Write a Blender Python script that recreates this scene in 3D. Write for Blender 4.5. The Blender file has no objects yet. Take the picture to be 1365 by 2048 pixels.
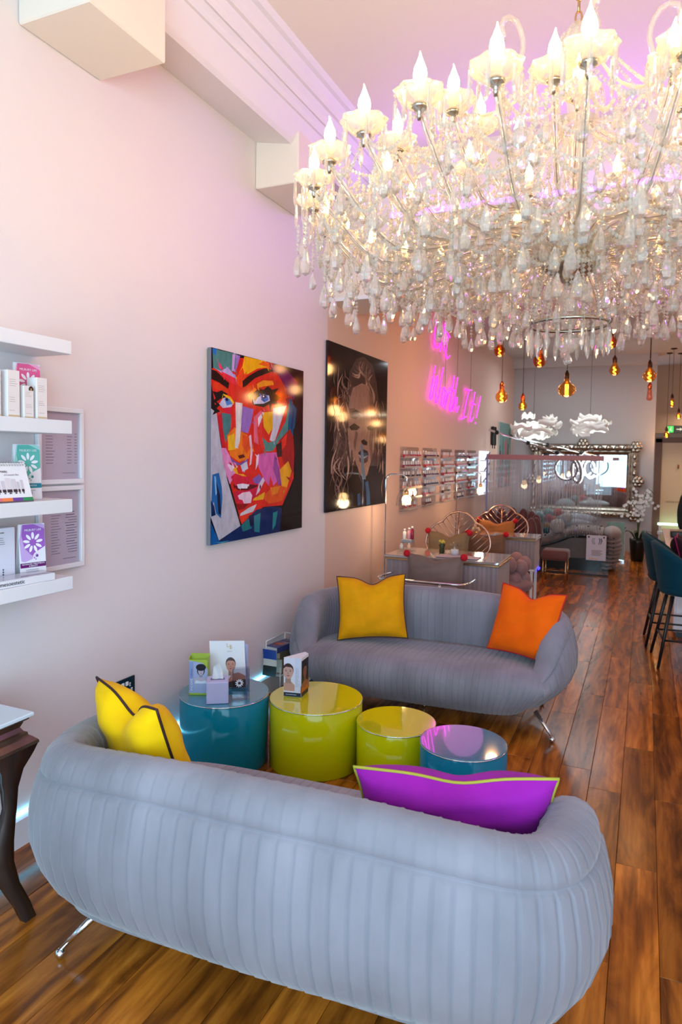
import bpy, bmesh, math, random
from mathutils import Vector, Matrix

random.seed(7)
SC = bpy.context.scene
COL = SC.collection
PI = math.pi


def R(d):
    return math.radians(d)


# ------------------------------------------------------------------ camera
cam_d = bpy.data.cameras.new('camera')
cam = bpy.data.objects.new('camera', cam_d)
COL.objects.link(cam)
SC.camera = cam
CAM = Vector((2.27, 0.0, 1.6))
yaw, pitch, roll = R(24.0), R(-3.1), R(0.87)
_f0 = Vector((-math.sin(yaw), math.cos(yaw), 0))
_r0 = Vector((math.cos(yaw), math.sin(yaw), 0))
_u0 = Vector((0, 0, 1))
_f = _f0 * math.cos(pitch) + _u0 * math.sin(pitch)
_u1 = _u0 * math.cos(pitch) - _f0 * math.sin(pitch)
_r = _r0 * math.cos(roll) + _u1 * math.sin(roll)
_u = _u1 * math.cos(roll) - _r0 * math.sin(roll)
m3 = Matrix((_r, _u, -_f)).transposed()
cam.matrix_world = Matrix.Translation(CAM) @ m3.to_4x4()
cam_d.sensor_fit = 'AUTO'
cam_d.sensor_width = 36.0
cam_d.lens = 1365.0 * 36.0 / 2048.0
cam_d.shift_y = -39.0 / 2048.0
cam_d.clip_start = 0.05
cam_d.dof.use_dof = True
cam_d.dof.focus_distance = 2.7
cam_d.dof.aperture_fstop = 5.0

# ------------------------------------------------------------------ view, world, lights
SC.view_settings.view_transform = 'Standard'
SC.view_settings.look = 'None'
SC.view_settings.gamma = 1.0
SC.view_settings.use_curve_mapping = False
SC.view_settings.exposure = 0.0
cy = SC.cycles
cy.max_bounces = 9
cy.diffuse_bounces = 3
cy.glossy_bounces = 4
cy.transmission_bounces = 7
cy.transparent_max_bounces = 20
cy.sample_clamp_indirect = 9.0
cy.sample_clamp_direct = 0.0
cy.caustics_reflective = False
cy.caustics_refractive = False
cy.use_denoising = True

world = bpy.data.worlds.new('sky')
SC.world = world
world.use_nodes = True
wn = world.node_tree.nodes
wn['Background'].inputs[0].default_value = (0.62, 0.78, 1.0, 1)
wn['Background'].inputs[1].default_value = 1.1


def area_light(name, loc, direction, sx, sy, power, col):
    d = bpy.data.lights.new(name, 'AREA')
    d.shape = 'RECTANGLE'
    d.size, d.size_y = sx, sy
    d.energy = power
    d.color = col
    o = bpy.data.objects.new(name, d)
    COL.objects.link(o)
    o.location = loc
    o.rotation_euler = Vector(direction).to_track_quat('-Z', 'Y').to_euler()
    return o


def point_light(name, loc, power, col, rad=0.05):
    d = bpy.data.lights.new(name, 'POINT')
    d.energy = power
    d.color = col
    d.shadow_soft_size = rad
    o = bpy.data.objects.new(name, d)
    COL.objects.link(o)
    o.location = loc
    return o


# daylight through the shop window behind the camera
area_light('shop_window_daylight', (2.7, -1.72, 1.55), (0, 1, -0.12), 4.2, 2.5, 265, (0.48, 0.79, 1.0))
# added fill lights over the back area, bar and corridor, without fittings
area_light('treatment_fill_light', (1.3, 11.2, 3.17), (0, 0, -1), 1.2, 0.6, 18, (0.80, 0.92, 1.0))
area_light('bar_fill_light', (3.9, 7.4, 3.17), (0, 0, -1), 1.2, 0.6, 16, (1.0, 0.74, 0.55))
area_light('corridor_fill_light', (3.3, 14.0, 2.5), (0, 0, -1), 0.8, 0.4, 14, (1.0, 0.82, 0.6))


# ------------------------------------------------------------------ helpers
def srgb(c):
    return tuple(((x / 255.0) / 12.92 if x / 255.0 <= 0.04045 else ((x / 255.0 + 0.055) / 1.055) ** 2.4) for x in c)


MATS = {}


def M(name, col=(200, 200, 200), rough=0.5, metal=0.0, emis=None, es=0.0, trans=0.0, ior=1.45, sheen=0.0, coat=0.0,
      spec=0.5, noise=None, bump=None, alpha=1.0, coords='Object'):
    """procedural Principled material; noise=(scale, amount[, stretch]) modulates colour, bump=(scale, strength)"""
    if name in MATS:
        return MATS[name]
    m = bpy.data.materials.new(name)
    MATS[name] = m
    m.use_nodes = True
    nt = m.node_tree
    b = nt.nodes['Principled BSDF']
    c = srgb(col)
    b.inputs['Base Color'].default_value = (*c, 1)
    b.inputs['Roughness'].default_value = rough
    b.inputs['Metallic'].default_value = metal
    b.inputs['Transmission Weight'].default_value = trans
    b.inputs['IOR'].default_value = ior
    b.inputs['Sheen Weight'].default_value = sheen
    b.inputs['Coat Weight'].default_value = coat
    b.inputs['Specular IOR Level'].default_value = spec
    b.inputs['Alpha'].default_value = alpha
    if coat:
        b.inputs['Coat Roughness'].default_value = 0.08
    if emis:
        b.inputs['Emission Color'].default_value = (*srgb(emis), 1)
        b.inputs['Emission Strength'].default_value = es
    if noise or bump:
        tc = nt.nodes.new('ShaderNodeTexCoord')
        mp = nt.nodes.new('ShaderNodeMapping')
        nt.links.new(tc.outputs[coords], mp.inputs[0])
        if noise and len(noise) > 2:
            mp.inputs['Scale'].default_value = noise[2]
    if noise:
        n = nt.nodes.new('ShaderNodeTexNoise')
        n.inputs['Scale'].default_value = noise[0]
        n.inputs['Detail'].default_value = 4
        nt.links.new(mp.outputs[0], n.inputs['Vector'])
        rp = nt.nodes.new('ShaderNodeValToRGB')
        a = noise[1]
        rp.color_ramp.elements[0].color = (*[x * (1 - a) for x in c], 1)
        rp.color_ramp.elements[1].color = (*[min(1, x * (1 + a)) for x in c], 1)
        rp.color_ramp.elements[0].position = 0.3
        rp.color_ramp.elements[1].position = 0.7
        nt.links.new(n.outputs['Fac'], rp.inputs[0])
        nt.links.new(rp.outputs[0], b.inputs['Base Color'])
    if bump:
        n2 = nt.nodes.new('ShaderNodeTexNoise')
        n2.inputs['Scale'].default_value = bump[0]
        n2.inputs['Detail'].default_value = 5
        nt.links.new(mp.outputs[0], n2.inputs['Vector'])
        bp = nt.nodes.new('ShaderNodeBump')
        bp.inputs['Strength'].default_value = bump[1]
        bp.inputs['Distance'].default_value = 0.01
        nt.links.new(n2.outputs['Fac'], bp.inputs['Height'])
        nt.links.new(bp.outputs[0], b.inputs['Normal'])
    return m


def crystal_mat(name, tint, mix_t, mix_d):
    """cut crystal: refraction, some clear pass-through and a little cloudy white"""
    m = bpy.data.materials.new(name)
    MATS[name] = m
    m.use_nodes = True
    nt = m.node_tree
    nt.nodes.remove(nt.nodes['Principled BSDF'])
    out = nt.nodes['Material Output']
    g = nt.nodes.new('ShaderNodeBsdfGlass')
    g.inputs['IOR'].default_value = 1.55
    g.inputs['Roughness'].default_value = 0.02
    g.inputs['Color'].default_value = (*tint, 1)
    t = nt.nodes.new('ShaderNodeBsdfTransparent')
    t.inputs[0].default_value = (*tint, 1)
    d = nt.nodes.new('ShaderNodeBsdfTranslucent')
    d.inputs[0].default_value = (*tint, 1)
    d2 = nt.nodes.new('ShaderNodeBsdfDiffuse')
    d2.inputs[0].default_value = (*tint, 1)
    s0 = nt.nodes.new('ShaderNodeMixShader')
    s0.inputs[0].default_value = 0.5
    nt.links.new(d.outputs[0], s0.inputs[1])
    nt.links.new(d2.outputs[0], s0.inputs[2])
    s1 = nt.nodes.new('ShaderNodeMixShader')
    s1.inputs[0].default_value = mix_t
    nt.links.new(g.outputs[0], s1.inputs[1])
    nt.links.new(t.outputs[0], s1.inputs[2])
    s2 = nt.nodes.new('ShaderNodeMixShader')
    s2.inputs[0].default_value = mix_d
    nt.links.new(s1.outputs[0], s2.inputs[1])
    nt.links.new(s0.outputs[0], s2.inputs[2])
    nt.links.new(s2.outputs[0], out.inputs[0])
    return m


class MB:
    """collects faces, builds them as one mesh object"""

    def __init__(self):
        self.v, self.f, self.mi, self.sm = [], [], [], []

    def add(self, vs, fs, m=0, smooth=False):
        o = len(self.v)
        self.v += [tuple(p) for p in vs]
        for f in fs:
            self.f.append([o + i for i in f])
            self.mi.append(m)
            self.sm.append(smooth)
        return self

    def box(self, c, s, rot=None, m=0):
        x, y, z = s[0] / 2, s[1] / 2, s[2] / 2
        vs = [Vector(p) for p in ((-x, -y, -z), (x, -y, -z), (x, y, -z), (-x, y, -z), (-x, -y, z), (x, -y, z), (x, y, z), (-x, y, z))]
        if rot is not None:
            vs = [rot @ p for p in vs]
        c = Vector(c)
        return self.add([p + c for p in vs], [(0, 3, 2, 1), (4, 5, 6, 7), (0, 1, 5, 4), (1, 2, 6, 5), (2, 3, 7, 6), (3, 0, 4, 7)], m)

    def rbox(self, c, s, r=0.004, rot=None, m=0, seg=1):
        bm = bmesh.new()
        bmesh.ops.create_cube(bm, size=1)
        for v in bm.verts:
            v.co = Vector((v.co.x * s[0], v.co.y * s[1], v.co.z * s[2]))
        bmesh.ops.bevel(bm, geom=bm.edges[:], offset=min(r, min(s) * 0.49), segments=seg, affect='EDGES', profile=0.5)
        bm.verts.index_update()
        c = Vector(c)
        vs = [((rot @ v.co) if rot is not None else v.co) + c for v in bm.verts]
        fs = [[v.index for v in f.verts] for f in bm.faces]
        bm.free()
        return self.add(vs, fs, m, seg > 1)

    def bb(self, a, b, m=0, r=None):
        """box from corner a to corner b"""
        c = [(a[i] + b[i]) / 2 for i in range(3)]
        s = [abs(b[i] - a[i]) for i in range(3)]
        return self.rbox(c, s, r, m=m) if r else self.box(c, s, m=m)

    def tube(self, pts, rad, n=8, closed=False, m=0, caps=True, smooth=True, flat=1.0):
        pts = [Vector(p) for p in pts]
        k = len(pts)
        rads = rad if isinstance(rad, (list, tuple)) else [rad] * k
        rings = []
        up = None
        for i, p in enumerate(pts):
            if closed:
                t = (pts[(i + 1) % k] - pts[i - 1])
            else:
                t = pts[min(i + 1, k - 1)] - pts[max(i - 1, 0)]
            t.normalize()
            if up is None:
                up = Vector((0, 0, 1)) if abs(t.z) < 0.9 else Vector((1, 0, 0))
            s = t.cross(up)
            if s.length < 1e-5:
                s = t.orthogonal()
            s.normalize()
            up = s.cross(t).normalized()
            rings.append([p + (s * math.cos(2 * PI * j / n) + up * math.sin(2 * PI * j / n) * flat) * rads[i] for j in range(n)])
        vs = [q for r_ in rings for q in r_]
        fs = []
        kk = k if closed else k - 1
        for i in range(kk):
            a, b = i * n, ((i + 1) % k) * n
            for j in range(n):
                j2 = (j + 1) % n
                fs.append((a + j, a + j2, b + j2, b + j))
        if caps and not closed:
            fs.append(tuple(range(n))[::-1])
            fs.append(tuple((k - 1) * n + j for j in range(n)))
        return self.add(vs, fs, m, smooth)

    def cyl(self, p0, p1, r0, r1=None, n=12, m=0, smooth=True):
        return self.tube([p0, p1], [r0, r0 if r1 is None else r1], n, m=m, smooth=smooth)

    def lathe(self, prof, n=16, c=(0, 0, 0), m=0, smooth=True, scallop=None, rot=None, closed=False):
        vs, fs = [], []
        c = Vector(c)
        for (r, z) in prof:
            for j in range(n):
                a = 2 * PI * j / n
                rr = r
                if scallop:
                    rr = r * (1 + scallop[1] * math.cos(scallop[0] * a))
                p = Vector((rr * math.cos(a), rr * math.sin(a), z))
                if rot is not None:
                    p = rot @ p
                vs.append(p + c)
        for i in range(len(prof) - 1):
            for j in range(n):
                j2 = (j + 1) % n
                fs.append((i * n + j, i * n + j2, (i + 1) * n + j2, (i + 1) * n + j))
        self.add(vs, fs, m, smooth)
        if prof[0][0] > 1e-6 and not closed:
            o = len(self.v) - len(vs)
            self.f.append([o + j for j in range(n)][::-1]); self.mi.append(m); self.sm.append(False)
        if prof[-1][0] > 1e-6 and not closed:
            o = len(self.v) - len(vs) + (len(prof) - 1) * n
            self.f.append([o + j for j in range(n)]); self.mi.append(m); self.sm.append(False)
        return self

    def ball(self, c, r, nu=12, nv=8, m=0, smooth=True):
        if not isinstance(r, (list, tuple)):
            r = (r, r, r)
        vs, fs = [], []
        for i in range(1, nv):
            t = PI * i / nv
            for j in range(nu):
                a = 2 * PI * j / nu
                vs.append((c[0] + r[0] * math.sin(t) * math.cos(a), c[1] + r[1] * math.sin(t) * math.sin(a), c[2] + r[2] * math.cos(t)))
        top, bot = len(vs), len(vs) + 1
        vs += [(c[0], c[1], c[2] + r[2]), (c[0], c[1], c[2] - r[2])]
        for i in range(nv - 2):
            for j in range(nu):
                j2 = (j + 1) % nu
                fs.append((i * nu + j, (i + 1) * nu + j, (i + 1) * nu + j2, i * nu + j2))
        for j in range(nu):
            j2 = (j + 1) % nu
            fs.append((top, j, j2))
            fs.append((bot, (nv - 2) * nu + j2, (nv - 2) * nu + j))
        return self.add(vs, fs, m, smooth)

    def grid(self, rows, m=0, smooth=True, closeu=False, closev=False):
        nr, nc = len(rows), len(rows[0])
        vs = [p for r_ in rows for p in r_]
        fs = []
        for i in range(nr if closeu else nr - 1):
            for j in range(nc if closev else nc - 1):
                i2, j2 = (i + 1) % nr, (j + 1) % nc
                fs.append((i * nc + j, i * nc + j2, i2 * nc + j2, i2 * nc + j))
        return self.add(vs, fs, m, smooth)

    def prism(self, pts, axis_vec, m=0):
        """closed polygon pts (3d) extruded along axis_vec"""
        n = len(pts)
        a = Vector(axis_vec)
        vs = [Vector(p) for p in pts] + [Vector(p) + a for p in pts]
        fs = [tuple(range(n))[::-1], tuple(range(n, 2 * n))]
        for i in range(n):
            j = (i + 1) % n
            fs.append((i, j, n + j, n + i))
        return self.add(vs, fs, m)

    def build(self, name, mats, parent=None, world=False, fix=False):
        me = bpy.data.meshes.new(name)
        vs = self.v
        if parent is not None and world:
            inv = full(parent).inverted()
            vs = [tuple(inv @ Vector(p)) for p in vs]
        me.from_pydata(vs, [], self.f)
        if not isinstance(mats, (list, tuple)):
            mats = [mats]
        for m in mats:
            me.materials.append(m)
        me.polygons.foreach_set('material_index', self.mi)
        me.polygons.foreach_set('use_smooth', self.sm)
        if fix:
            bm = bmesh.new()
            bm.from_mesh(me)
            bmesh.ops.recalc_face_normals(bm, faces=bm.faces[:])
            bm.to_mesh(me)
            bm.free()
        me.update()
        o = bpy.data.objects.new(name, me)
        COL.objects.link(o)
        if parent is not None:
            o.parent = parent
        return o


def full(o):
    m = o.matrix_basis.copy()
    while o.parent is not None:
        o = o.parent
        m = o.matrix_basis @ m
    return m


def tag(o, label=None, cat=None, group=None, kind=None):
    if label:
        o['label'] = label
    if cat:
        o['category'] = cat
    if group:
        o['group'] = group
    if kind:
        o['kind'] = kind
    return o


def thing(name, label, cat, loc=(0, 0, 0), rz=0.0, group=None):
    o = bpy.data.objects.new(name, None)
    COL.objects.link(o)
    o.empty_display_size = 0.05
    o.location = loc
    o.rotation_euler = (0, 0, rz)
    return tag(o, label, cat, group)


def copy_tree(o, parent=None):
    c = o.copy()
    COL.objects.link(c)
    if parent is not None:
        c.parent = parent
    for ch in list(o.children):
        copy_tree(ch, c)
    return c


def dup(o, loc=None, rz=None, label=None, group=None):
    c = copy_tree(o)
    if loc is not None:
        c.location = loc
    if rz is not None:
        c.rotation_euler = (0, 0, rz)
    if label:
        c['label'] = label
    if group:
        c['group'] = group
    return c


def link_copy(o, parent, loc=None, rot=None):
    c = o.copy()
    COL.objects.link(c)
    c.parent = parent
    if loc is not None:
        c.location = loc
    if rot is not None:
        c.rotation_euler = rot
    return c


def spline(ctrl, n, closed=False):
    """Catmull-Rom through control points, n samples evenly spaced along the arc"""
    P = [Vector(p) for p in ctrl]
    k = len(P)
    out = []
    segs = k if closed else k - 1
    for i in range(segs):
        if closed:
            a, b, c, d = P[i - 1], P[i], P[(i + 1) % k], P[(i + 2) % k]
        else:
            a, b, c, d = P[max(i - 1, 0)], P[i], P[i + 1], P[min(i + 2, k - 1)]
        for s in range(24):
            t = s / 24
            out.append(0.5 * ((2 * b) + (c - a) * t + (2 * a - 5 * b + 4 * c - d) * t * t + (3 * b - a - 3 * c + d) * t ** 3))
    if not closed:
        out.append(P[-1])
    else:
        out.append(out[0].copy())
    L = [0]
    for i in range(1, len(out)):
        L.append(L[-1] + (out[i] - out[i - 1]).length)
    res = []
    j = 0
    tot = L[-1]
    for i in range(n):
        s = tot * i / (n if closed else n - 1)
        while j < len(L) - 2 and L[j + 1] < s:
            j += 1
        d = L[j + 1] - L[j]
        t = 0 if d < 1e-9 else (s - L[j]) / d
        res.append(out[j].lerp(out[j + 1], min(1, t)))
    return res


def smooth01(a, b, x):
    t = max(0, min(1, (x - a) / (b - a)))
    return t * t * (3 - 2 * t)


class Frame:
    """a flat drawing surface: origin o, unit vectors ex, ey, normal n (towards the viewer)"""

    def __init__(self, o, ex, ey, lift=0.0006):
        self.o, self.ex, self.ey = Vector(o), Vector(ex).normalized(), Vector(ey).normalized()
        self.n = self.ex.cross(self.ey).normalized()
        self.k = 1
        self.lift = lift

    def p(self, x, y, z=None):
        return self.o + self.ex * x + self.ey * y + self.n * (self.k * self.lift if z is None else z)


class Print:
    """flat print made of coloured shapes on a Frame, one mesh"""

    def __init__(self, fr):
        self.fr, self.mb, self.mats, self.idx = fr, MB(), [], {}

    def mi(self, col):
        key = tuple(col)
        if key not in self.idx:
            self.idx[key] = len(self.mats)
            self.mats.append(M('ink_%02x%02x%02x' % tuple(int(c) for c in col), col, 0.45))
        return self.idx[key]

    def poly(self, pts, col):
        self.fr.k += 0.12
        vs = [self.fr.p(x, y) for x, y in pts]
        self.mb.add(vs, [tuple(range(len(vs)))], self.mi(col))
        return self

    def rect(self, x0, y0, x1, y1, col):
        return self.poly([(x0, y0), (x1, y0), (x1, y1), (x0, y1)], col)

    def ell(self, cx, cy, rx, ry, col, rot=0.0, n=18):
        c, s = math.cos(rot), math.sin(rot)
        return self.poly([(cx + rx * math.cos(2 * PI * i / n) * c - ry * math.sin(2 * PI * i / n) * s,
                           cy + rx * math.cos(2 * PI * i / n) * s + ry * math.sin(2 * PI * i / n) * c) for i in range(n)], col)

    def lines(self, x0, y0, w, n, dy, h, col, rnd=None):
        for i in range(n):
            ww = w * (rnd.uniform(0.6, 1) if rnd else 1)
            self.rect(x0, y0 - i * dy, x0 + ww, y0 - i * dy + h, col)
        return self

    def build(self, name, parent):
        return self.mb.build(name, self.mats, parent, world=True)


def text(s, fr, x, y, size, mat, name, parent, align='CENTER', sx=1.0, extrude=0.0002, lift=0.0025):
    cu = bpy.data.curves.new('lettering', 'FONT')
    cu.body = s
    cu.size = size
    cu.align_x = align
    cu.align_y = 'CENTER'
    cu.extrude = extrude
    cu.resolution_u = 3
    tmp = bpy.data.objects.new('lettering', cu)
    COL.objects.link(tmp)
    dg = bpy.context.evaluated_depsgraph_get()
    me = bpy.data.meshes.new_from_object(tmp.evaluated_get(dg))
    bpy.data.objects.remove(tmp)
    bpy.data.curves.remove(cu)
    inv = full(parent).inverted()
    for v in me.vertices:
        v.co = inv @ fr.p(x + v.co.x * sx, y + v.co.y, lift + v.co.z)
    me.materials.clear()
    me.materials.append(mat)
    o = bpy.data.objects.new(name, me)
    COL.objects.link(o)
    o.parent = parent
    return o


def struct(name, mb, mat, parent=None):
    o = mb.build(name, mat, parent)
    if parent is None:
        o['kind'] = 'structure'
    return o


def face_print(pr, x, y, s, skin, hair, top=None, lips=(170, 80, 80), hair_long=True, shade=None):
    """a small printed portrait centred at x, y, head half-height s"""
    dark = tuple(int(c * 0.55) for c in skin)
    mid = tuple(int(c * 0.82) for c in skin)
    if hair_long:
        pr.ell(x, y + 0.12 * s, 0.95 * s, 1.15 * s, hair)
    if top:
        pr.poly([(x - 1.7 * s, y - 3.0 * s), (x - 1.6 * s, y - 1.9 * s), (x - 0.4 * s, y - 1.35 * s), (x + 0.4 * s, y - 1.35 * s), (x + 1.6 * s, y - 1.9 * s), (x + 1.7 * s, y - 3.0 * s)], skin)
        pr.poly([(x - 1.5 * s, y - 3.0 * s), (x - 1.2 * s, y - 2.2 * s), (x, y - 2.5 * s), (x + 1.2 * s, y - 2.2 * s), (x + 1.5 * s, y - 3.0 * s)], top)
    pr.poly([(x - 0.38 * s, y - 1.5 * s), (x - 0.36 * s, y - 0.6 * s), (x + 0.36 * s, y - 0.6 * s), (x + 0.38 * s, y - 1.5 * s)], mid)
    if not hair_long:
        pr.ell(x, y + 0.22 * s, 0.74 * s, 0.92 * s, hair)
    pr.ell(x, y, 0.68 * s, 0.95 * s, skin)
    pr.poly([(x - 0.70 * s, y + 0.35 * s), (x - 0.6 * s, y + 0.8 * s), (x, y + 1.02 * s), (x + 0.6 * s, y + 0.8 * s), (x + 0.70 * s, y + 0.35 * s), (x + 0.4 * s, y + 0.62 * s), (x - 0.3 * s, y + 0.66 * s)], hair)
    for sg in (-1, 1):
        pr.ell(x + sg * 0.29 * s, y + 0.12 * s, 0.15 * s, 0.06 * s, dark)
        pr.poly([(x + sg * 0.12 * s, y + 0.27 * s), (x + sg * 0.30 * s, y + 0.34 * s), (x + sg * 0.48 * s, y + 0.27 * s), (x + sg * 0.30 * s, y + 0.29 * s)], hair)
    pr.poly([(x - 0.02 * s, y + 0.1 * s), (x + 0.08 * s, y - 0.22 * s), (x + 0.13 * s, y - 0.26 * s), (x - 0.10 * s, y - 0.28 * s)], mid)
    pr.ell(x, y - 0.50 * s, 0.22 * s, 0.075 * s, lips)


exec_parts = True

# ------------------------------------------------------------------ shared materials
WALL = M('wall_paint', (233, 222, 220), 0.55, bump=(60, 0.02))
CEIL = M('ceiling_paint', (242, 228, 212), 0.6, bump=(45, 0.03))
GREYW = M('grey_wall_paint', (186, 180, 180), 0.6, bump=(60, 0.02))
WHITE = M('white_lacquer', (238, 236, 238), 0.35)
CHROME = M('chrome', (225, 228, 232), 0.08, 1.0)
ROSEGOLD = M('rose_gold_wire', (206, 168, 150), 0.25, 1.0)
BRASS = M('brushed_gold', (214, 170, 120), 0.25, 1.0)
SILVER = M('antique_silver', (176, 168, 156), 0.25, 1.0, noise=(18, 0.35))
BLACK = M('black_plastic', (18, 18, 20), 0.4)
DARKWOOD = M('dark_wood', (48, 34, 30), 0.3, noise=(9, 0.35, (1, 1, 0.15)))
MIRROR = M('mirror_glass', (235, 238, 240), 0.015, 1.0)
PAPER = M('white_paper', (236, 232, 236), 0.5)
INK = M('print_black', (40, 36, 44), 0.5)
GOLDINK = M('print_gold', (176, 140, 90), 0.35, 0.6)
WHITEINK = M('print_white', (245, 243, 246), 0.5)


def glass_mat(name, tint, reflect, rough=0.0):
    """thin clear sheet: what lies behind shows through, with a Fresnel reflection on top"""
    m = bpy.data.materials.new(name)
    MATS[name] = m
    m.use_nodes = True
    nt = m.node_tree
    nt.nodes.remove(nt.nodes['Principled BSDF'])
    t = nt.nodes.new('ShaderNodeBsdfTransparent')
    t.inputs[0].default_value = (*tint, 1)
    g = nt.nodes.new('ShaderNodeBsdfGlossy')
    g.inputs['Roughness'].default_value = rough
    fr = nt.nodes.new('ShaderNodeFresnel')
    geo = nt.nodes.new('ShaderNodeNewGeometry')
    ior = nt.nodes.new('ShaderNodeMapRange')
    ior.inputs[3].default_value = reflect
    ior.inputs[4].default_value = 1.0 / reflect
    nt.links.new(geo.outputs['Backfacing'], ior.inputs[0])
    nt.links.new(ior.outputs[0], fr.inputs[0])
    mx = nt.nodes.new('ShaderNodeMixShader')
    nt.links.new(fr.outputs[0], mx.inputs[0])
    nt.links.new(t.outputs[0], mx.inputs[1])
    nt.links.new(g.outputs[0], mx.inputs[2])
    nt.links.new(mx.outputs[0], nt.nodes['Material Output'].inputs[0])
    return m


ACRYLIC = glass_mat('clear_acrylic', (0.94, 0.95, 0.97), 1.45)
PARTGLASS = glass_mat('partition_glass', (0.95, 0.97, 0.97), 1.3)
TOPGLASS = glass_mat('table_glass', (0.97, 0.97, 0.98), 1.75)


def wood_floor_mat():
    m = bpy.data.materials.new('walnut_plank')
    MATS['walnut_plank'] = m
    m.use_nodes = True
    nt = m.node_tree
    N, L = nt.nodes, nt.links
    b = N['Principled BSDF']
    oi = N.new('ShaderNodeObjectInfo')
    geo = N.new('ShaderNodeNewGeometry')
    mp = N.new('ShaderNodeMapping')
    mp.inputs['Scale'].default_value = (1.0, 0.17, 1.0)
    L.new(geo.outputs['Position'], mp.inputs[0])
    off = N.new('ShaderNodeVectorMath'); off.operation = 'MULTIPLY_ADD'
    off.inputs[1].default_value = (37, 53, 11)
    L.new(oi.outputs['Random'], off.inputs[0])
    L.new(mp.outputs[0], off.inputs[2])
    n1 = N.new('ShaderNodeTexNoise')
    n1.inputs['Scale'].default_value = 9.0
    n1.inputs['Detail'].default_value = 4.5
    n1.inputs['Distortion'].default_value = 3.2
    L.new(off.outputs[0], n1.inputs['Vector'])
    wv = N.new('ShaderNodeTexWave')
    wv.inputs['Scale'].default_value = 2.2
    wv.inputs['Distortion'].default_value = 14.0
    wv.inputs['Detail'].default_value = 3
    wv.inputs['Detail Scale'].default_value = 1.4
    L.new(off.outputs[0], wv.inputs['Vector'])
    n2 = N.new('ShaderNodeTexNoise')
    n2.inputs['Scale'].default_value = 70.0
    n2.inputs['Detail'].default_value = 3
    st_ = N.new('ShaderNodeMapping')
    st_.inputs['Scale'].default_value = (1.0, 0.22, 1.0)
    L.new(off.outputs[0], st_.inputs[0])
    L.new(st_.outputs[0], n2.inputs['Vector'])
    mx = N.new('ShaderNodeMix'); mx.data_type = 'FLOAT'
    mx.inputs[0].default_value = 0.24
    L.new(n1.outputs['Fac'], mx.inputs[2])
    L.new(wv.outputs['Fac'], mx.inputs[3])
    mx2 = N.new('ShaderNodeMix'); mx2.data_type = 'FLOAT'
    mx2.inputs[0].default_value = 0.30
    L.new(mx.outputs[0], mx2.inputs[2])
    L.new(n2.outputs['Fac'], mx2.inputs[3])
    rp = N.new('ShaderNodeValToRGB')
    cr = rp.color_ramp
    cr.elements[0].position = 0.24
    cr.elements[0].color = (*srgb((70, 34, 12)), 1)
    cr.elements[1].position = 0.80
    cr.elements[1].color = (*srgb((224, 140, 52)), 1)
    e = cr.elements.new(0.42); e.color = (*srgb((138, 74, 22)), 1)
    e = cr.elements.new(0.58); e.color = (*srgb((184, 104, 32)), 1)
    L.new(mx2.outputs[0], rp.inputs[0])
    # tone of each board
    wn_ = N.new('ShaderNodeTexWhiteNoise'); wn_.noise_dimensions = '1D'
    L.new(oi.outputs['Random'], wn_.inputs['W'])
    mr = N.new('ShaderNodeMapRange')
    mr.inputs[3].default_value = 0.62
    mr.inputs[4].default_value = 1.28
    L.new(wn_.outputs['Value'], mr.inputs[0])
    mul = N.new('ShaderNodeVectorMath'); mul.operation = 'SCALE'
    L.new(rp.outputs[0], mul.inputs[0])
    L.new(mr.outputs[0], mul.inputs['Scale'])
    L.new(mul.outputs[0], b.inputs['Base Color'])
    b.inputs['Roughness'].default_value = 0.2
    b.inputs['Specular IOR Level'].default_value = 0.36
    bp = N.new('ShaderNodeBump')
    bp.inputs['Strength'].default_value = 0.02
    bp.inputs['Distance'].default_value = 0.002
    L.new(mx2.outputs[0], bp.inputs['Height'])
    L.new(bp.outputs[0], b.inputs['Normal'])
    return m


PLANK = wood_floor_mat()

# ------------------------------------------------------------------ room shell
XR, YF, YB = 5.3, -1.8, 15.0
H1, H2 = 3.80, 3.40
sub = struct('floor', MB().bb((-0.2, YF - 0.2, -0.12), (XR + 0.2, YB + 0.2, -0.012)), M('screed', (60, 40, 26), 0.8))
# floorboards: one mesh per board length, shared
PW = 0.148


def plank_mesh(L):
    w, c, t = PW - 0.0012, 0.0016, 0.012
    vs = []
    for z, s in ((-t, 0), (-c, 0), (0, c)):
        vs += [(s, s, z), (w - s, s, z), (w - s, L - s, z), (s, L - s, z)]
    fs = []
    for k in (0, 4):
        for j in range(4):
            j2 = (j + 1) % 4
            fs.append((k + j, k + j2, k + 4 + j2, k + 4 + j))
    fs.append((8, 9, 10, 11))
    return MB().add(vs, fs)


PL = 1.21
proto_plank = plank_mesh(PL - 0.0012).build('plank', PLANK, sub)
rows = int(XR / PW) + 1
cand = []
rnd = random.Random(3)
for i in range(rows):
    x = i * PW
    y = YF - rnd.uniform(0, PL)
    while y < YB:
        cx, cyy = x + PW / 2, y + PL / 2
        d = Vector((cx, cyy, 0)) - CAM
        zc = d.dot(_f)
        ux = d.dot(_r) / max(zc, 0.01)
        vis = zc > 0.8 and abs(ux) < 0.72 and cyy > 0.6
        cand.append((zc if vis else 90 + abs(cyy), x, y))
        y += PL
cand.sort()
first = True
rest = MB()
base = plank_mesh(PL - 0.0012)
for k, (d, x, y) in enumerate(cand):
    if k < 290 and d < 80:
        if first:
            proto_plank.location = (x, y, 0)
            first = False
        else:
            link_copy(proto_plank, sub, (x, y, 0))
    else:
        rest.add([(v[0] + x, v[1] + y, v[2]) for v in base.v], base.f)
o = rest.build('far_planks', PLANK, sub)
o['kind'] = 'stuff'

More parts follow.
